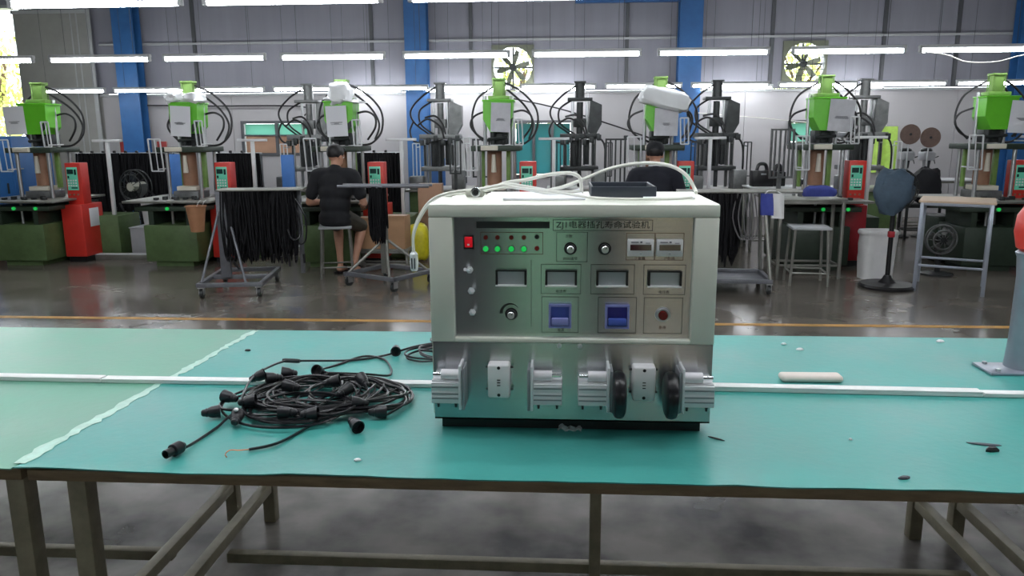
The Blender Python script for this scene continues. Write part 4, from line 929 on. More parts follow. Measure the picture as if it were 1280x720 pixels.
TW = [(-3.57, 'grey press tower with looping hoses, left of the seated man in black', ta, 1), (-1.7, 'grey press tower with looping hoses beside the blue column', ta, 0), (.24, 'dark press tower in front of the teal window', tb_, 1),
      (2.1, 'dark press tower with black hoses at the second blue column', tb_, 0), (4.06, 'grey press tower crowded close behind the silver-sheeted press', ta, 0)]
for x, lab, src, own in TW:
    p = src if own else copy_tree(src); p.location = (x, 11.0, 0); tag(p, lab, 'machine', 'press towers in the back row')

# extra detail on single presses
def upright_guard(x, y, z0, z1, w_, label, m='dark_metal', rz=0, zs=0):
    t = thing('guard_panel', label, 'guard', (x, y, 0), rz, 'slatted guard panels')
    mb = MB(); mb.ringrect(-w_ / 2, w_ / 2, z0, z1, 0, .02, .02); mb.build('frame', m, t, False)
    k = max(2, int(w_ / .06))
    for i in range(1, k): mb = MB(); mb.box((-w_ / 2 + w_ * i / k, -.01, (z0 + z1) / 2), (.018, .014, z1 - z0 - .03)); mb.build('slat', m, t, False)
    mb = MB(); mb.bb(-.02, .02, 0, .03, zs + .01, z0 + .05); mb.bb(-.1, .1, -.06, .1, zs, zs + .02); mb.build('stand', m, t, False)
upright_guard(-.99, 9.6, .95, 1.42, .22, 'slim dark slatted guard left of the press under the left exhaust fan', zs=.521)
upright_guard(.62, 9.2, .85, 1.42, .24, 'dark slatted guard panel left of the second seated worker', zs=.761)
upright_guard(-1.42, 10.4, .95, 1.42, .16, 'slim dark slatted guard right of the grey tower by the blue column')
upright_guard(2.42, 8.85, .98, 1.52, .3, 'pale grey slatted guard left of the silver-sheeted press', 'grey_metal', 20, .761)

# ================================================================== TROLLEYS WITH HANGING CABLES
def caster(t, x, y, r=.045):
    mb = MB(); mb.cyl((x - .014, y, r), (x + .014, y, r), r, n=16); w_ = mb.build('caster_wheel', 'dark_metal', t)
    mb = MB(); mb.bb(x - .022, x - .017, y - .03, y + .03, r - .01, .1); mb.bb(x + .017, x + .022, y - .03, y + .03, r - .01, .1); mb.bb(x - .03, x + .03, y - .035, y + .035, .095, .105); mb.build('fork', 'steel_bar', w_, False)
def strands(x0, x1, y0, y1, zt, zlo, zhi, n, seed, r=.006):
    rnd = random.Random(seed); mb = MB()
    for k in range(n):
        x = rnd.uniform(x0, x1); y = rnd.uniform(y0, y1); zb = rnd.uniform(zlo, zhi); d = rnd.uniform(.02, .06); e = rnd.uniform(-.03, .03)
        mb.tube(cr([(x - d / 2, y, zt), (x - d * .6 + e, y + e, (zt + zb) / 2), (x + e, y + e, zb), (x + d * .6 + e, y - e, (zt + zb) / 2), (x + d / 2, y, zt)], 3), r, 4)
    return mb
t = thing('cable_trolley', 'grey trolley with a thick curtain of black cables, near the left', 'trolley', (-3.13, 7.27, 0), 9, 'cable trolleys in the aisle')
for x in (-.26, .26):
    for y in (-.4, .4): caster(t, x, y)
mb = MB()
for y in (-.42, .42): mb.rbox((0, y, .125), (.6, .04, .04), .004)
for x in (-.28, .28): mb.rbox((x, 0, .125), (.04, .8, .04), .004)
mb.rbox((0, 0, .125), (.52, .04, .04), .004); mb.build('base_frame', 'trolley_grey', t)
mb = MB(); mb.rbox((-.12, -.05, .55), (.095, .05, .84), .006); mb.build('post', 'trolley_grey', t)
for a, b in (((-.14, -.05, .8), (-.26, -.4, .14)), ((-.08, -.05, .82), (.14, -.4, .14)), ((-.12, -.03, .4), (-.12, .4, .14))): mb = MB(); mb.cyl(a, b, .012, n=8); mb.build('brace', 'trolley_grey', t)
mb = MB(); mb.rbox((.26, -.02, .975), (.8, .26, .018), .004); mb.build('top_rail', 'plate_steel', t)
mb = MB(); mb.rbox((.58, .12, .55), (.04, .04, .84), .004); mb.build('rear_post', 'trolley_grey', t)
o = strands(-.08, .54, -.14, .1, .965, .26, .5, 260, 4, .009).build('hanging_cables', 'cable_black', t); o['kind'] = 'stuff'
mb = MB(); mb.tube(cr([(.5, -.1, .96), (.6, -.12, .75), (.62, -.14, .55), (.55, -.15, .5), (.5, -.14, .6)], 5), .008, 5); mb.tube(cr([(.52, -.05, .96), (.66, -.1, .72), (.66, -.1, .5), (.6, -.1, .45), (.56, -.1, .55)], 5), .008, 5)
for k in range(5): mb.cyl((.36 + .07 * k, -.14, .36 - .02 * (k % 2)), (.36 + .07 * k, -.14, .3 - .03 * (k % 3)), .012, n=6)
mb.pieces('loose_end', 'black_rubber', t)

t = thing('cable_trolley', 'grey T-shaped trolley with one narrow bundle of black cables, beside the seated man', 'trolley', (-1.73, 7.55, 0), -30, 'cable trolleys in the aisle')
for x, y in ((-.3, -.25), (.3, -.25), (.3, .3), (-.3, .3)): caster(t, x, y)
mb = MB()
for y in (-.27, .3): mb.rbox((0, y, .125), (.66, .04, .04), .004)
for x in (-.31, .31): mb.rbox((x, 0, .125), (.04, .6, .04), .004)
mb.build('base_frame', 'trolley_grey', t)
mb = MB(); mb.rbox((-.02, -.02, .55), (.06, .06, .86), .005); mb.build('post', 'plate_steel', t)
for a, b in (((-.03, -.03, .45), (-.28, -.27, .14)), ((.01, -.03, .45), (.26, -.27, .14)), ((.01, 0, .45), (.26, .28, .14)), ((-.03, 0, .45), (-.26, .28, .14))): mb = MB(); mb.cyl(a, b, .014, n=8); mb.build('brace', 'plate_steel', t)
mb = MB(); c_, s_ = math.cos(R(30)), math.sin(R(30))
for yy in (-.1, .1): mb.cyl((-.02 - .42 * c_ - yy * s_, -.02 - .42 * s_ + yy * c_, .99), (.0 + .46 * c_ - yy * s_, .46 * s_ + yy * c_ - .02, .99), .014, n=8)
mb.rbox((-.02, -.02, .985), (.3, .06, .02), .004, rot=(0, 0, 120)); mb.pieces('top_rail', 'trolley_grey', t)
o = strands(-.07, .05, -.16, -.06, .985, .42, .6, 60, 9, .008).build('hanging_cables', 'cable_black', t); o['kind'] = 'stuff'

t = thing('cable_trolley', 'grey trolley with cables and a blue-white bag, right of the test machine', 'trolley', (1.55, 7.5, 0), -4, 'cable trolleys in the aisle')
for x, y in ((-.4, -.27), (.4, -.27), (.4, .27), (-.4, .27)): caster(t, x, y)
mb = MB()
for y in (-.28, .28): mb.rbox((0, y, .125), (.86, .04, .04), .004)
for x in (-.41, .41): mb.rbox((x, 0, .125), (.04, .56, .04), .004)
mb.rbox((0, 0, .11), (.8, .54, .01), .002); mb.build('base_frame', 'trolley_grey', t)
for a, b in (((.41, -.27, .14), (.34, -.1, .93)), ((-.41, -.27, .14), (-.34, -.1, .93)), ((.41, .27, .14), (.34, .1, .93)), ((-.41, .27, .14), (-.34, .1, .93))): mb = MB(); mb.cyl(a, b, .018, n=8); mb.build('leg', 'plate_steel', t)
for y in (-.12, 0, .12): mb = MB(); mb.cyl((-.45, y, .935), (.68, y, .945), .012, n=8); mb.build('top_rail', 'plate_steel', t)
o = strands(-.3, .1, -.14, .1, .93, .22, .45, 120, 12, .01).build('hanging_cables', 'cable_black', t); o['kind'] = 'stuff'
mb = MB()
for k in range(4): mb.tube(cr([(.1 + .04 * k, -.13, .93), (.06 + .05 * k, -.15, .7), (.14 + .03 * k, -.17, .5), (.2 + .03 * k, -.15, .6), (.16 + .03 * k, -.13, .92)], 4), .007, 5)
mb.pieces('loose_loop', 'hose_grey', t)
def soft_bag(x, y, z, d, seed, m, name, label, cat, group=None, amp=.16, p=.7, rz=0):
    mb = MB(); mb.sph((0, 0, 0), 1, 22); vs = []
    for q in mb.v:
        q = V(q); f = 1 + amp * mnoise.noise(q * 1.8 + V((seed, 0, 0))) + amp * .5 * mnoise.noise(q * 4.5 + V((0, seed, 0))); q = q * f
        e = lambda a: math.copysign(abs(a) ** p, a)
        vs.append((e(q.x) * d[0], e(q.y) * d[1], e(q.z) * d[2]))
    lo = min(v[2] for v in vs); vs = [(a, b, c - lo) for a, b, c in vs]; mb.v = vs
    return single(mb, name, m, label, cat, (x, y, z), rz, group, ang=60)
def hung(x, y, z, d, seed, m, label):
    o = soft_bag(x, y, z, d, seed, m, 'cloth_bag', label, 'bag'); return o
t = thing('cloth_bag', 'blue and white cloth bag hung from the right trolley', 'bag', (1.93, 7.3, .7), 0)
mb = MB(); mb.grid(lambda u, v: ((u - .5) * .11 - .03, .02 * math.sin(u * 5 + v * 3), .2 * v + .03), 6, 6); mb.grid(lambda u, v: ((u - .5) * .11 - .03, .03 + .02 * math.sin(u * 4 + v * 2), .2 * v + .03), 6, 6); mb.build('blue_half', 'blue_cloth', t)
mb = MB(); mb.grid(lambda u, v: ((u - .5) * .11 + .07, .02 * math.sin(u * 6 + v * 2), .23 * v), 6, 6); mb.grid(lambda u, v: ((u - .5) * .11 + .07, .03 + .02 * math.sin(u * 6 + v * 2), .23 * v), 6, 6); mb.build('white_half', 'white_sack', t)
mb = MB(); mb.tube(cr([(-.06, .01, .22), (-.02, .05, .25), (.05, .05, .25), (.11, .01, .22)], 4), .006, 5); mb.build('handle', 'white_sack', t)

# ================================================================== STOOLS, TABLES
def make_stool(h=.545, w_=.34):
    t = thing('stool', 'stool', 'stool')
    mb = MB(); mb.rbox((0, 0, h - .012), (w_, w_, .024), .006); mb.build('seat', 'grey_box', t)
    for sx in (-1, 1):
        for sy in (-1, 1): mb = MB(); mb.cyl((sx * (w_ / 2 - .03), sy * (w_ / 2 - .03), h - .022), (sx * (w_ / 2 - .005), sy * (w_ / 2 - .005), 0), .013, n=8); mb.build('leg', 'plate_steel', t)
    for k in range(4):
        a = w_ / 2 - .012; q = [((-a, -a), (a, -a)), ((a, -a), (a, a)), ((a, a), (-a, a)), ((-a, a), (-a, -a))][k]
        mb = MB(); mb.cyl((*q[0], .12), (*q[1], .12), .009, n=6); mb.build('rung', 'plate_steel', t)
    return t
st = make_stool(); st.location = (-2.38, 8.0, 0); st.rotation_euler.z = R(14); tag(st, 'steel stool under the seated man in black', 'stool', 'steel stools')
s2 = copy_tree(st); s2.location = (.96, 8.0, 0); s2.rotation_euler.z = R(3); tag(s2, 'steel stool under the second seated worker, behind the test machine', 'stool', 'steel stools')
s3 = copy_tree(st); s3.location = (2.44, 7.78, 0); s3.rotation_euler.z = R(-6); s3.scale = (1.08, 1, 1.06); tag(s3, 'empty tall stool with pale seat, right of the test machine', 'stool', 'steel stools')
def steel_table(name, label, x, y, rz, w_, d, h, top, legm, th=.022, low=.14):
    t = thing(name, label, 'table', (x, y, 0), rz)
    mb = MB(); mb.rbox((0, 0, h - th / 2), (w_, d, th), .004); mb.build('tabletop', top, t)
    for sx in (-1, 1):
        for sy in (-1, 1): mb = MB(); mb.rbox((sx * (w_ / 2 - .03), sy * (d / 2 - .03), (h - th) / 2), (.032, .032, h - th), .003); mb.build('leg', legm, t)
    for sy in (-1, 1):
        mb = MB(); mb.rbox((0, sy * (d / 2 - .03), low), (w_ - .09, .022, .022), .003); mb.build('rail', legm, t)
        mb = MB(); mb.rbox((0, sy * (d / 2 - .03), h - th - .015), (w_ - .09, .022, .028), .003); mb.build('apron', legm, t)
    for sx in (-1, 1): mb = MB(); mb.rbox((sx * (w_ / 2 - .03), 0, low), (.022, d - .09, .022), .003); mb.build('side_rail', legm, t)
steel_table('steel_table', 'narrow steel table behind the empty stool', 2.53, 8.16, 0, .68, .36, .82, 'plate_steel', 'plate_steel')
steel_table('wooden_table', 'wood-topped table on thin steel legs at the right', 3.72, 7.55, -27, .62, .6, .86, 'wood_top', 'pale_steel', .02, .25)

# ================================================================== PEOPLE
def hand(mb, wrist, fwd, up, side):
    """palm, four unequal curled fingers and a thumb; side = direction of the thumb"""
    w0, f, u, s_ = V(wrist), V(fwd).normalized(), V(up).normalized(), V(side).normalized()
    c = w0 + f * .05; mb.chain([(w0, .024), (w0 + f * .03 + s_ * .012, .022), (w0 + f * .075 + s_ * .018, .018)]); mb.chain([(w0, .022), (w0 + f * .03 - s_ * .014, .02), (w0 + f * .07 - s_ * .02, .017)])
    for k, l in enumerate((.036, .042, .039, .03)):
        b = w0 + f * .078 + s_ * (.026 - .018 * k); p1 = b + f * l * .9 - u * .006; p2 = p1 + f * l * .45 - u * l * .5; p3 = p2 - u * l * .5 + f * .004
        mb.chain([(b, .0095), (p1, .009), (p2, .0085), (p3, .0075)], 8)
    b = w0 + f * .025 + s_ * .028; mb.chain([(b, .012), (b + f * .025 + s_ * .022 - u * .008, .0105), (b + f * .052 + s_ * .026 - u * .02, .009)], 8)
def person(label, cx, cy, yaw, lean, headturn, shirt, cap, sh=.0):
    t = thing('person', label, 'person', (cx, cy, 0), yaw)
    # local frame: faces +Y, seat height .545
    hip = V((0, 0, .635)); ch = V((0, .04 + lean, 1.0)); nk = V((0, .06 + lean * 1.2, 1.15 + sh)); hd = V((0, .085 + lean * 1.4, 1.262 + sh))
    HT = Matrix.Translation(hd) @ E3((-14, 0, headturn))
    mb = MB()
    mb.sph(hip, (.165, .125, .11), 16); mb.sph(hip + V((0, .005, .13)), (.15, .11, .13), 16); mb.sph(V((0, .02 + lean * .6, .89)), (.165, .115, .14), 16); mb.sph(ch, (.18, .115, .13), 16)
    mb.chain([(V((-.15, .035 + lean, 1.075)), .062), (V((.15, .035 + lean, 1.075)), .062)]); mb.chain([(V((0, .03 + lean, 1.08)), .075), (nk, .052), (hd + V((0, -.015, -.04)), .05)])
    # head: skull, jaw, nose, brow, lips, ears
    for c, r in (((0, -.01, .025), (.076, .094, .088)), ((0, .03, -.045), (.056, .062, .058)), ((0, .05, -.082), (.028, .028, .022)), ((0, .092, -.012), (.013, .02, .02)), ((0, .08, .018), (.05, .02, .014)), ((0, .086, -.048), (.024, .014, .008)), ((0, .085, -.06), (.021, .012, .008)), ((-.078, -.008, -.008), (.012, .022, .032)), ((.078, -.008, -.008), (.012, .022, .032))):
        mb.sph((0, 0, 0), r, 14, HT @ Matrix.Translation(c))
    arms = []
    for sx, el, wr in ((-1, V((-.31, .04 + lean, .78)), V((-.22, .25, .77))), (1, V((.3, .06 + lean, .78)), V((.2, .27, .75)))):
        shd = V((sx * .2, .035 + lean, 1.06)); arms.append((sx, shd, el))
        mb.chain([(shd, .058), (shd.lerp(el, .5), .047), (el, .038), (el.lerp(wr, .35), .039), (wr, .024)])
        hand(mb, wr, wr - el, V((0, -.2, 1)), V((-sx, .3, .2)))
    for sx in (-1, 1):
        kn = V((sx * .14, .36, .50)); an = V((sx * .08 + .02, .2, .1)); hipj = V((sx * .09, .02, .62))
        mb.chain([(hipj, .088), (hipj.lerp(kn, .5), .075), (kn, .055), (kn.lerp(an, .3), .054), (kn.lerp(an, .7), .038), (an, .033)])
        mb.chain([(an + V((0, -.03, -.045)), .036), (an + V((0, .05, -.058)), .034), (an + V((sx * .01, .13, -.068)), .026)])
        for k in range(5): mb.chain([(an + V((sx * .01 + (k - 2) * .014, .13, -.07)), .011), (an + V((sx * .01 + (k - 2) * .016, .165 - abs(k - (2 - sx)) * .006, -.078)), .009)], 8)
    remesh(mb, 'body', 'skin', t, .0095, 3, world=False)
    # eyes
    for sx in (-1, 1): mb = MB(); mb.sph((0, 0, 0), .011, 10, HT @ Matrix.Translation((sx * .031, .074, .004))); mb.build('eye', 'white_plastic', t)
    # shirt: shell over the trunk with short sleeves
    mb = MB()
    for c, r in ((hip + V((0, -.005, -.045)), (.185, .145, .07)), (hip + V((0, 0, .0)), (.185, .145, .1)), (hip + V((0, .005, .13)), (.172, .13, .14)), (V((0, .02 + lean * .6, .89)), (.185, .134, .15)), (ch, (.2, .135, .13))): mb.sph(c, r, 16)
    mb.chain([(V((-.16, .035 + lean, 1.07)), .08), (V((.16, .035 + lean, 1.07)), .08)])
    for sx, shd, el in arms: mb.chain([(shd, .077), (shd.lerp(el, .45), .072), (shd.lerp(el, .68), .07)])
    mb.chain([(V((0, .035 + lean, 1.09)), .088), (nk + V((0, -.012, -.02)), .066)])
    remesh(mb, 'shirt', shirt, t, .0115, 14, world=False)
    mb = MB()
    for sx in (-1, 1):
        kn = V((sx * .14, .36, .50)); hipj = V((sx * .09, .02, .62)); mb.chain([(hipj, .102), (hipj.lerp(kn, .5), .09), (hipj.lerp(kn, .95), .076)])
    mb.sph(hip + V((0, 0, -.02)), (.178, .138, .09), 16); remesh(mb, 'shorts', 'shorts', t, .0115, 4, world=False)
    mb = MB()
    for (c, r) in (((0, -.018, .04), (.083, .098, .088)), ((0, -.042, .018), (.072, .066, .06)), ((0, .05, .085), (.06, .045, .03)), ((-.07, -.02, .025), (.018, .05, .045)), ((.07, -.02, .025), (.018, .05, .045))): mb.sph((0, 0, 0), r, 16, HT @ Matrix.Translation(c))
    remesh(mb, 'hair', 'hair', t, .008, 2, world=False)
    for sx in (-1, 1):
        an = V((sx * .08 + .02, .2, .1)); mb = MB(); mb.rbox((an.x + sx * .008, an.y + .055, .013), (.088, .26, .024), .01); sd = mb.build('sandal', 'black_rubber', t)
        mb = MB(); mb.tube(cr([(an.x - .05, an.y + .08, .02), (an.x - .03, an.y + .09, .068), (an.x + .03, an.y + .09, .068), (an.x + .06, an.y + .08, .02)], 4), .008, 6); mb.build('strap', 'black_rubber', sd)
    if cap:
        mb = MB(); mb.lathe([(.09, 0), (.094, .02), (.09, .06), (.07, .088), (.03, .1)], HT @ Matrix.Translation((0, -.01, .03)) @ Matrix.Diagonal((1, 1.12, 1, 1)), 20); cp = mb.build('cap', 'black_cloth', t)
        mb = MB(); mb.prism([(-.08, .06), (-.06, .13), (0, .155), (.06, .13), (.08, .06)], .006, HT @ Matrix.Translation((0, 0, .034))); mb.build('brim', 'black_cloth', cp)
        mb = MB(); mb.lathe([(.068, 0), (.07, .012), (.064, .026), (.058, .026), (.06, 0)], Matrix.Translation(nk + V((0, -.012, -.012))), 18); mb.build('collar', 'white_paint', t)
    return t
person('man in black T-shirt and shorts sitting on a stool, back to us', -2.37, 7.98, -8, .0, -24, 'black_cloth', False)
person('seated worker in dark navy shirt and black cap, seen behind the test machine', .95, 8.0, 0, .02, -10, 'navy_cloth', True)

# ================================================================== OTHER THINGS ON THE FLOOR AND BENCHES
# right: pedestal fan wrapped in cloth, white sack
t = thing('pedestal_fan', 'black pedestal fan with a blue-grey cloth over its head', 'fan', (3.16, 7.6, 0), 0)
mb = MB(); mb.lathe([(.255, 0), (.26, .02), (.24, .04), (.2, .035), (.08, .05), (.045, .09), (.03, .12)], None, 28); mb.build('base', 'black_plastic', t)
mb = MB(); mb.cyl((0, 0, .1), (0, 0, .72), .022, n=12); mb.cyl((0, 0, .5), (0, 0, .85), .016, n=12); mb.build('pole', 'black_plastic', t)
mb = MB(); mb.rbox((0, 0, .52), (.055, .055, .06), .01); mb.build('height_clamp', 'red_paint_dark', t)
mb = MB(); mb.cyl((0, .02, .88), (0, .2, .93), .07, .05, 16); mb.build('motor', 'dark_metal', t)
mb = MB()
for rr, yy in ((.19, -.06), (.19, -.02), (.15, -.1), (.1, -.115)): mb.tube([(rr * math.cos(2 * math.pi * k / 28), yy, .95 + rr * math.sin(2 * math.pi * k / 28)) for k in range(28)], .006, 5, closed=True)
for k in range(14): a = 2 * math.pi * k / 14; mb.tube([(.19 * math.cos(a), -.06, .95 + .19 * math.sin(a)), (.15 * math.cos(a), -.1, .95 + .15 * math.sin(a)), (.04 * math.cos(a), -.12, .95 + .04 * math.sin(a))], .004, 4)
mb.build('guard_cage', 'dark_metal', t)
mb = MB()
for k in range(3): mb.prism([(.03, -.03), (.15, -.07), (.17, .02), (.13, .07), (.03, .03)], .005, Matrix.Translation((0, -.04, .95)) @ E3((0, 120 * k, 0)) @ E3((70, 0, 0)))
mb.pieces('blade', 'bluegrey_cloth', t, False)
soft_bag(3.06, 7.4, .72, (.17, .085, .2), 5, 'bluegrey_cloth', 'cloth_bag', 'dark blue-grey cloth bag hung on the pedestal fan', 'bag', amp=.32, p=.85)
t = thing('white_sack', 'white woven sack standing open behind the pedestal fan', 'sack', (3.24, 8.1, 0), 0)
mb = MB(); prof = []
def sk(u, v):
    a = 2 * math.pi * u; e = lambda q: math.copysign(abs(q) ** .6, q); r = 1 + .07 * mnoise.noise(V((math.cos(a) * 2, math.sin(a) * 2, v * 4)))
    return (.175 * r * e(math.cos(a)) * (.92 + .1 * v), .13 * r * e(math.sin(a)) * (.92 + .1 * v), .5 * v)
mb.grid(sk, 28, 10); mb.build('bag', 'white_sack', t, ang=60)
mb = MB(); mb.grid(lambda u, v: (lambda p: (p[0] * (1 + .06 * math.sin(v * 3.14)), p[1] * (1 + .06 * math.sin(v * 3.14)), .5 - .05 * v))(sk(u, 1)), 28, 3); mb.build('rolled_rim', 'white_sack', t, ang=60)
mb = MB(); mb.sph((0, 0, .3), (.15, .11, .12), 14); mb.build('contents', 'paper_grey', t)
# grey fan behind the wooden table
t = thing('floor_fan', 'small grey floor fan behind the wooden table', 'fan', (3.95, 8.25, 0), 0)
mb = MB()
for rr, yy in ((.15, 0), (.15, .05), (.1, -.03)): mb.tube([(rr * math.cos(2 * math.pi * k / 24), yy, .38 + rr * math.sin(2 * math.pi * k / 24)) for k in range(24)], .01, 6, closed=True)
for k in range(10): a = 2 * math.pi * k / 10; mb.tube([(.15 * math.cos(a), 0, .38 + .15 * math.sin(a)), (.03 * math.cos(a), -.035, .38 + .03 * math.sin(a))], .004, 4)
mb.build('ring_guard', 'grey_metal', t)
mb = MB(); mb.cyl((0, -.02, .38), (0, .12, .38), .05, n=14); mb.build('motor', 'dark_metal', t)
mb = MB(); mb.rbox((0, .05, .13), (.05, .05, .24), .01); mb.lathe([(.16, 0), (.16, .02), (.05, .04)], Matrix.Translation((0, .05, 0)), 20); mb.build('foot', 'dark_metal', t)
mb = MB()
for k in range(4): mb.prism([(.03, -.02), (.12, -.05), (.13, .03), (.03, .02)], .004, Matrix.Translation((0, .03, .38)) @ E3((0, 90 * k + 20, 0)) @ E3((65, 0, 0)))
mb.pieces('blade', 'grey_metal', t, False)
soft_bag(PRX[5] - .12, 8.62, .762, (.17, .09, .075), 8, 'blue_cloth', 'cloth_bundle', 'dark blue cloth bundle on the plate of the silver-sheeted press', 'cloth')

# right back: bench with drill presses, discs, black bag, hanging lime sheet
steel_table('steel_bench', 'pale bench carrying two small drill presses by the back wall', 5.35, 11.75, 0, 1.3, .5, .8, 'white_paint', 'plate_steel')
def drill(x, label):
    t = thing('drill_press', label, 'machine', (x, 11.72, .8), 0, 'bench drill presses')
    mb = MB(); mb.rbox((0, 0, .012), (.16, .24, .024), .004); mb.build('base', 'dark_metal', t)
    mb = MB(); mb.cyl((0, .08, .02), (0, .08, .38), .02, n=12); mb.build('column', 'steel_bar', t)
    mb = MB(); mb.rbox((0, 0, .33), (.16, .24, .13), .03, 3); mb.build('head', 'grey_box', t)
    mb = MB(); mb.lathe([(.075, 0), (.078, .03), (.06, .05)], Matrix.Translation((0, .02, .39)), 18); mb.build('belt_cover', 'dark_metal', t)
    mb = MB(); mb.cyl((0, -.07, .27), (0, -.07, .16), .03, .02, 12); mb.cyl((0, -.07, .17), (0, -.07, .1), .008, n=8); mb.build('chuck', 'dark_metal', t)
    mb = MB(); mb.rbox((0, -.03, .07), (.14, .16, .015), .004); mb.build('drill_table', 'dark_metal', t)
    for k in range(3): mb = MB(); a = R(120 * k + 40); mb.cyl((.08, -.05, .3), (.11, -.05 + .08 * math.cos(a), .3 + .08 * math.sin(a)), .006, n=6); mb.build('feed_handle', 'black_plastic', t)
drill(4.98, 'small grey drill press under the left brown disc'); drill(5.27, 'small grey drill press right of the brown discs')
def disc_stand(x, y, z, label, tilt):
    t = thing('disc_stand', label, 'stand', (x, y, 0), 0, 'round brown disc stands')
    mb = MB(); mb.lathe([(.11, 0), (.138, .004), (.14, .014), (.138, .022), (.02, .024)], Matrix.Translation((0, -.02, z)) @ E3((90 + tilt, 0, 0)), 32); d_ = mb.build('disc', 'rust_disc', t)
    mb = MB(); mb.cyl((0, -.042, z), (0, -.05, z), .018, n=12); mb.build('disc_hub', 'dark_metal', d_)
    mb = MB(); mb.cyl((0, .0, .02), (0, .0, z), .011, n=8); mb.build('pole', 'steel_bar', t)
    mb = MB(); mb.lathe([(.12, 0), (.12, .015), (.03, .03)], None, 20); mb.build('foot', 'dark_metal', t)
disc_stand(4.84, 11.35, 1.44, 'round brown disc on a pole, the left one of two', 0); disc_stand(5.12, 11.36, 1.395, 'round brown disc on a pole, the right one of two', 0)
soft_bag(5.02, 11.1, .5, (.2, .13, .24), 6, 'black_cloth', 'black_bag', 'slumped black bag below the brown discs', 'bag', amp=.3, p=.85)
steel_table('low_bench', 'low dark bench under the slumped black bag', 5.02, 11.1, 0, .6, .28, .498, 'dark_metal', 'dark_metal')
t = thing('plastic_sheet', 'yellow-green plastic sheet hanging on the wall left of the brown discs', 'plastic sheet', (5.55, 13.9, 0), 0)
mb = MB(); mb.grid(lambda u, v: ((u - .5) * .42 * (1 - .15 * v), -.03 * math.sin(u * 9) * (1.2 - v), .78 + .78 * v), 14, 8); mb.grid(lambda u, v: ((u - .5) * .42 * (1 - .15 * v), .01 - .03 * math.sin(u * 9) * (1.2 - v), .78 + .78 * v), 14, 8); mb.build('sheet', 'lime_sheet', t)
mb = MB(); mb.cyl((-.2, .02, 1.56), (.2, .02, 1.56), .012, n=8); mb.cyl((-.19, .02, 1.56), (-.19, .068, 1.56), .008, n=6); mb.cyl((.19, .02, 1.56), (.19, .068, 1.56), .008, n=6); mb.build('hanging_rod', 'steel_bar', t)

# middle back bench with black boxes
steel_table('steel_bench', 'pale bench with black boxes between the dark tower and the stool', 2.85, 10.1, 0, 1.0, .5, .81, 'white_paint', 'plate_steel')
def speaker(x, y, z, d, label):
    t = thing('black_box', label, 'box', (x, y, z), 0, 'black boxes on the bench')
    mb = MB(); mb.rbox((0, 0, d[2] / 2), d, .01); mb.build('case', 'black_plastic', t)
    mb = MB(); mb.tube(cr([(-d[0] * .25, 0, d[2] - .01), (-d[0] * .15, 0, d[2] + .07), (d[0] * .15, 0, d[2] + .07), (d[0] * .25, 0, d[2] - .01)], 5), .022, 8); mb.build('handle', 'black_rubber', t)
    mb = MB(); mb.rbox((0, -d[1] / 2 - .002, d[2] * .78), (d[0] * .25, .006, .02), .002); mb.build('latch', 'steel_bar', t)
speaker(2.52, 10.05, .811, (.26, .2, .2), 'larger black case with round handle on the bench'); speaker(2.74, 10.12, .811, (.15, .18, .18), 'smaller black case tight behind the larger one')
speaker(3.1, 10.0, .811, (.22, .16, .09), 'low dark box with a handle at the right end of the bench')

# left: blue cabinet, boxes, big fan, racks of hanging cable
t = thing('blue_cabinet', 'large blue machine cabinet cut by the left edge of the photo', 'cabinet', (-7.75, 10.3, 0), 0)
mb = MB(); mb.rbox((0, 0, .78), (1.05, .8, 1.4), .012); mb.build('body', 'blue_paint', t)
mb = MB(); mb.rbox((.12, -.402, .8), (.76, .012, 1.2), .006); d_ = mb.build('door', 'blue_paint', t)
mb = MB(); mb.rbox((.42, -.415, .8), (.02, .02, .14), .004); mb.build('handle', 'dark_metal', d_)
mb = MB(); mb.rbox((.22, -.41, 1.22), (.14, .004, .17), .001); mb.build('notice', 'paper', t)
mb = MB(); mb.box((0, 0, .04), (.95, .7, .08)); mb.build('plinth', 'dark_metal', t, False)
def carton(x, y, z, d, rz, label, m='cardboard'):
    t = thing('carton', label, 'box', (x, y, z), rz, 'cartons on the floor')
    mb = MB(); mb.rbox((0, 0, d[2] / 2), d, .004); mb.build('case', m, t)
    for sy in (-1, 1): mb = MB(); mb.rbox((0, sy * d[1] * .25, d[2] + .002), (d[0] * .99, d[1] * .49, .004), .001); mb.build('flap', m, t)
    mb = MB(); mb.bb(-d[0] * .5 - .0006, d[0] * .5 + .0006, -.025, .025, d[2] + .0042, d[2] + .0052); mb.build('tape', 'foam', t, False)
carton(-7.1, 8.85, 0, (.5, .4, .32), 8, 'brown carton on the floor at the far left', 'cardboard_tan')
soft_bag(-7.12, 8.85, .326, (.2, .16, .06), 2, 'white_sack', 'crumpled_film', 'crumpled pale film on the far left carton', 'film')
steel_table('low_stand', 'low steel stand under the cartons by the seated man', -1.98, 8.5, 0, .6, .26, .235, 'plate_steel', 'plate_steel', low=.06)
carton(-2.12, 8.5, .236, (.24, .22, .34), 4, 'brown carton on the low stand, next to the hand of the man in black')
carton(-1.83, 8.5, .236, (.24, .22, .36), -6, 'brown carton on the low stand, right of the cable bundle')
carton(-1.66, 9.8, 0, (.3, .24, .86), 3, 'tall narrow brown carton behind the yellow bags', 'cardboard_tan')
soft_bag(-1.7, 8.95, .002, (.15, .12, .22), 3, 'yellow_bag', 'yellow_bag', 'crumpled yellow plastic bag left of the hanging white plug', 'plastic bag', 'yellow bags on the floor', .2)
soft_bag(-1.36, 8.9, .002, (.14, .13, .24), 4, 'yellow_bag', 'yellow_bag', 'crumpled yellow plastic bag half behind the test machine', 'plastic bag', 'yellow bags on the floor', .2)
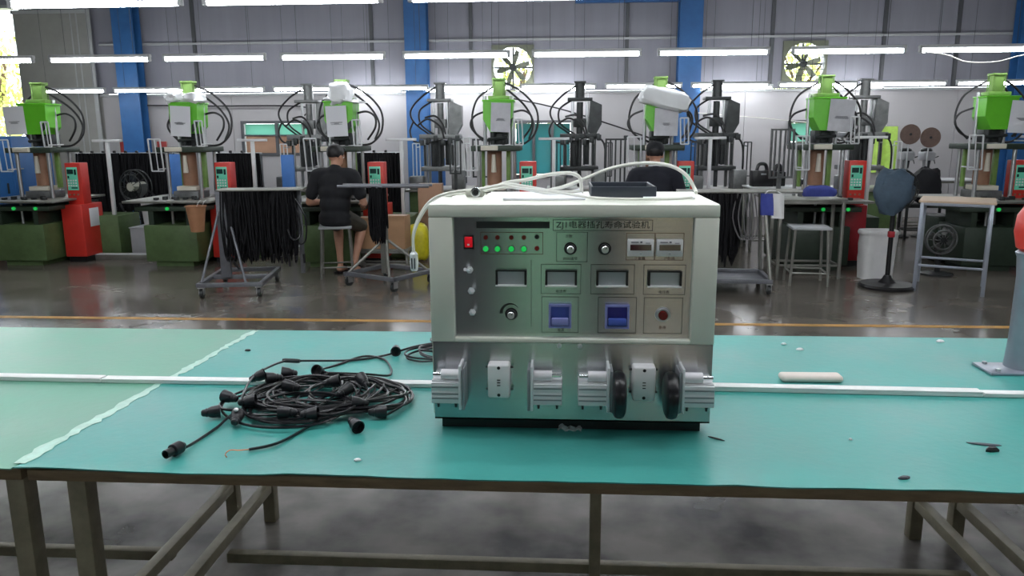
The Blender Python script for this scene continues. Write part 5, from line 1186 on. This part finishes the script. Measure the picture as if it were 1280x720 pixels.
t = thing('waste_bin', 'orange-brown plastic bin hung on the plate edge of the second press', 'bin', (PRX[1] + .33, 8.26, .44), 0)
mb = MB(); mb.lathe([(.07, 0), (.105, .27), (.115, .275), (.115, .285), (.1, .285), (.066, .01)], None, 20); mb.build('tub', 'basket', t)
mb = MB(); mb.tube(cr([(-.03, .09, .27), (-.03, .15, .315), (-.03, .2, .326)], 4), .005, 5); mb.tube(cr([(.03, .09, .27), (.03, .15, .315), (.03, .2, .326)], 4), .005, 5); mb.pieces('hook', 'steel_bar', t)
# big stand fan
t = thing('stand_fan', 'black industrial fan with open blades between the two left presses', 'fan', (-5.62, 9.9, 0), -12)
mb = MB()
for rr, yy in ((.22, 0), (.22, .08), (.16, -.05)): mb.tube([(rr * math.cos(2 * math.pi * k / 28), yy, .82 + rr * math.sin(2 * math.pi * k / 28)) for k in range(28)], .008, 5, closed=True)
for k in range(12): a = 2 * math.pi * k / 12; mb.tube([(.22 * math.cos(a), 0, .82 + .22 * math.sin(a)), (.16 * math.cos(a), -.05, .82 + .16 * math.sin(a)), (.05 * math.cos(a), -.065, .82 + .05 * math.sin(a))], .004, 4)
mb.build('guard_cage', 'dark_metal', t)
mb = MB()
for k in range(3): mb.prism([(.04, -.05), (.16, -.11), (.2, .0), (.15, .1), (.04, .05)], .006, Matrix.Translation((0, .03, .82)) @ E3((0, 120 * k + 20, 0)) @ E3((66, 0, 0)))
mb.pieces('blade', 'dark_metal', t, False)
mb = MB(); mb.cyl((0, -.06, .82), (0, .18, .82), .06, n=16); mb.build('motor', 'cream_dark', t)
mb = MB(); mb.cyl((0, .1, .04), (0, .1, .8), .025, n=10); mb.lathe([(.24, 0), (.24, .03), (.06, .06)], Matrix.Translation((0, .1, 0)), 24); mb.build('stand', 'black_plastic', t)
mb = MB(); mb.tube(cr([(0, .15, .8), (.2, .12, .7), (.22, 0, .5), (.1, -.05, .4), (-.1, -.05, .45), (-.25, 0, .6)], 5), .012, 6); mb.build('power_cord', 'black_rubber', t)
t = thing('grey_case', 'plain grey metal case on the floor left of the second press', 'box', (-5.1, 9.35, 0), 0)
mb = MB(); mb.rbox((0, 0, .185), (.42, .36, .35), .01); mb.build('case', 'grey_box', t)
mb = MB(); mb.rbox((0, 0, .366), (.44, .38, .012), .004); mb.build('lid', 'grey_box', t)
t = thing('plastic_tub', 'pale translucent tub standing on the grey case', 'tub', (-5.1, 9.35, .3725), 0)
mb = MB(); mb.lathe([(.1, 0), (.125, .32), (.135, .325), (.135, .34), (.12, .34), (.096, .01)], None, 22); mb.build('tub_wall', 'white_paint', t)
mb = MB(); mb.lathe([(.117, .28), (.118, .31), (.02, .315)], None, 18); mb.build('contents', 'paper_grey', t)
def cable_rack(x0, x1, y, label, seed):
    t = thing('cable_rack', label, 'rack', ((x0 + x1) / 2, y, 0), 0, 'racks of black cable behind the presses'); a = (x1 - x0) / 2
    for sx in (-1, 1): mb = MB(); mb.rbox((sx * (a - .02), 0, .62), (.035, .035, 1.24), .004); mb.build('upright', 'trolley_grey', t); mb = MB(); mb.rbox((sx * (a - .02), 0, .018), (.04, .5, .035), .004); mb.build('foot', 'trolley_grey', t)
    mb = MB(); mb.cyl((-a, 0, 1.235), (a, 0, 1.235), .015, n=8); mb.build('top_bar', 'steel_bar', t)
    o = strands(-a + .05, a - .05, -.06, .06, 1.24, .36, .5, int((x1 - x0) * 190), seed, .011).build('hanging_cables', 'cable_black', t); o['kind'] = 'stuff'
    mb = MB()
    for k in range(int((x1 - x0) * 6)): mb.rbox((-a + .1 + k * .16, -.03, 1.26), (.03, .04, .03), .006)
    mb.pieces('plug', 'black_plastic', t)
cable_rack(-6.75, -5.3, 10.5, 'rack of black cables behind the leftmost press', 1); cable_rack(-4.7, -4.02, 10.3, 'rack of black cables right of the second press', 2); cable_rack(-2.75, -2.1, 10.3, 'short rack of black cables behind the man in black', 3)
def blue_board(x, y, z0, z1, w_, label):
    t = thing('blue_board', label, 'board', (x, y, 0), 0, 'upright blue boards')
    mb = MB(); mb.rbox((0, 0, (z0 + z1) / 2), (w_, .05, z1 - z0), .006); mb.build('panel', 'blue_panel', t)
    mb = MB(); mb.bb(-.03, .03, .025, .05, .02, z1 - .1); mb.bb(-w_ / 2, w_ / 2, -.15, .15, 0, .02); mb.build('stand', 'trolley_grey', t, False)
blue_board(-5.05, 9.95, .7, 1.24, .16, 'narrow blue board left of the second press'); blue_board(-3.62, 10.15, .78, 1.22, .17, 'narrow pale blue board left of the man in black')
blue_board(-1.98, 12.2, .2, 1.1, .3, 'wide blue board at the foot of the blue column')
for x0, x1, lab in ((-6.0, -4.75, 'pale cable rail on the floor between the two left presses'), (-4.0, -2.95, 'pale cable rail on the floor behind the cable trolley')):
    t = thing('floor_rail', lab, 'rail', ((x0 + x1) / 2, 9.75 if x0 > -5 else 9.02, 0), 0, 'floor cable rails')
    mb = MB(); mb.rbox((0, 0, .03), (x1 - x0 - (.25 if x0 < -5 else 0), .08, .06), .004); mb.build('channel', 'plate_steel', t); mb = MB(); mb.rbox((0, 0, .065), (x1 - x0 - .02 - (.25 if x0 < -5 else 0), .09, .012), .003); mb.build('cover', 'white_paint', t)
for x, lab in ((-8.0, 'red notice board left of the far left blue column'), (-7.3, 'red notice board right of the far left blue column')):
    t = thing('notice_board', lab, 'sign', (x, Y1 - .045 if x > -7.5 else Y1 - .045, 1.05), 0, 'red notice boards'); mb = MB(); mb.rbox((0, 0, .16), (.2, .02, .32), .004); mb.build('board', 'red_board', t); mb = MB(); mb.ringrect(-.105, .105, -.005, .325, -.008, .012, .006); mb.build('edge_frame', 'cream_dark', t, False)
mb = MB(); mb.rbox((0, 0, 0), (.08, .03, .08), .01); mb.cyl((0, -.01, 0), (0, -.03, 0), .03, n=14); single(mb, 'wall_fitting', 'dark_metal', 'small round dark fitting on the white wall, left of the big plastic bag', 'fitting', (1.12, Y1 - .045, 1.39))
# wires slung along the wall
def wire(pts, r, label, m='hose'):
    mb = MB(); mb.tube(cr(pts, 8), r, 6); wsingle(mb, 'wall_wire', m, label, 'wire', 'wires along the back wall')
wire([(-1.0, 13.85, 2.1), (.1, 13.8, 1.85), (1.6, 13.7, 1.35), (1.75, 13.7, 1.2)], .012, 'dark wire sloping down the white wall past the teal window')
wire([(2.3, 13.6, 1.8), (3.3, 13.7, 1.72), (4.6, 13.75, 1.6), (5.5, 13.8, 1.58)], .008, 'thin pale wire sagging along the wall right of the blue column', 'cable_white')
wire([(-7.4, 13.75, 2.0), (-6.2, 13.75, 1.98), (-4.6, 13.75, 1.96), (-4.55, 13.75, 1.8)], .012, 'dark conduit running along the wall above the left window')
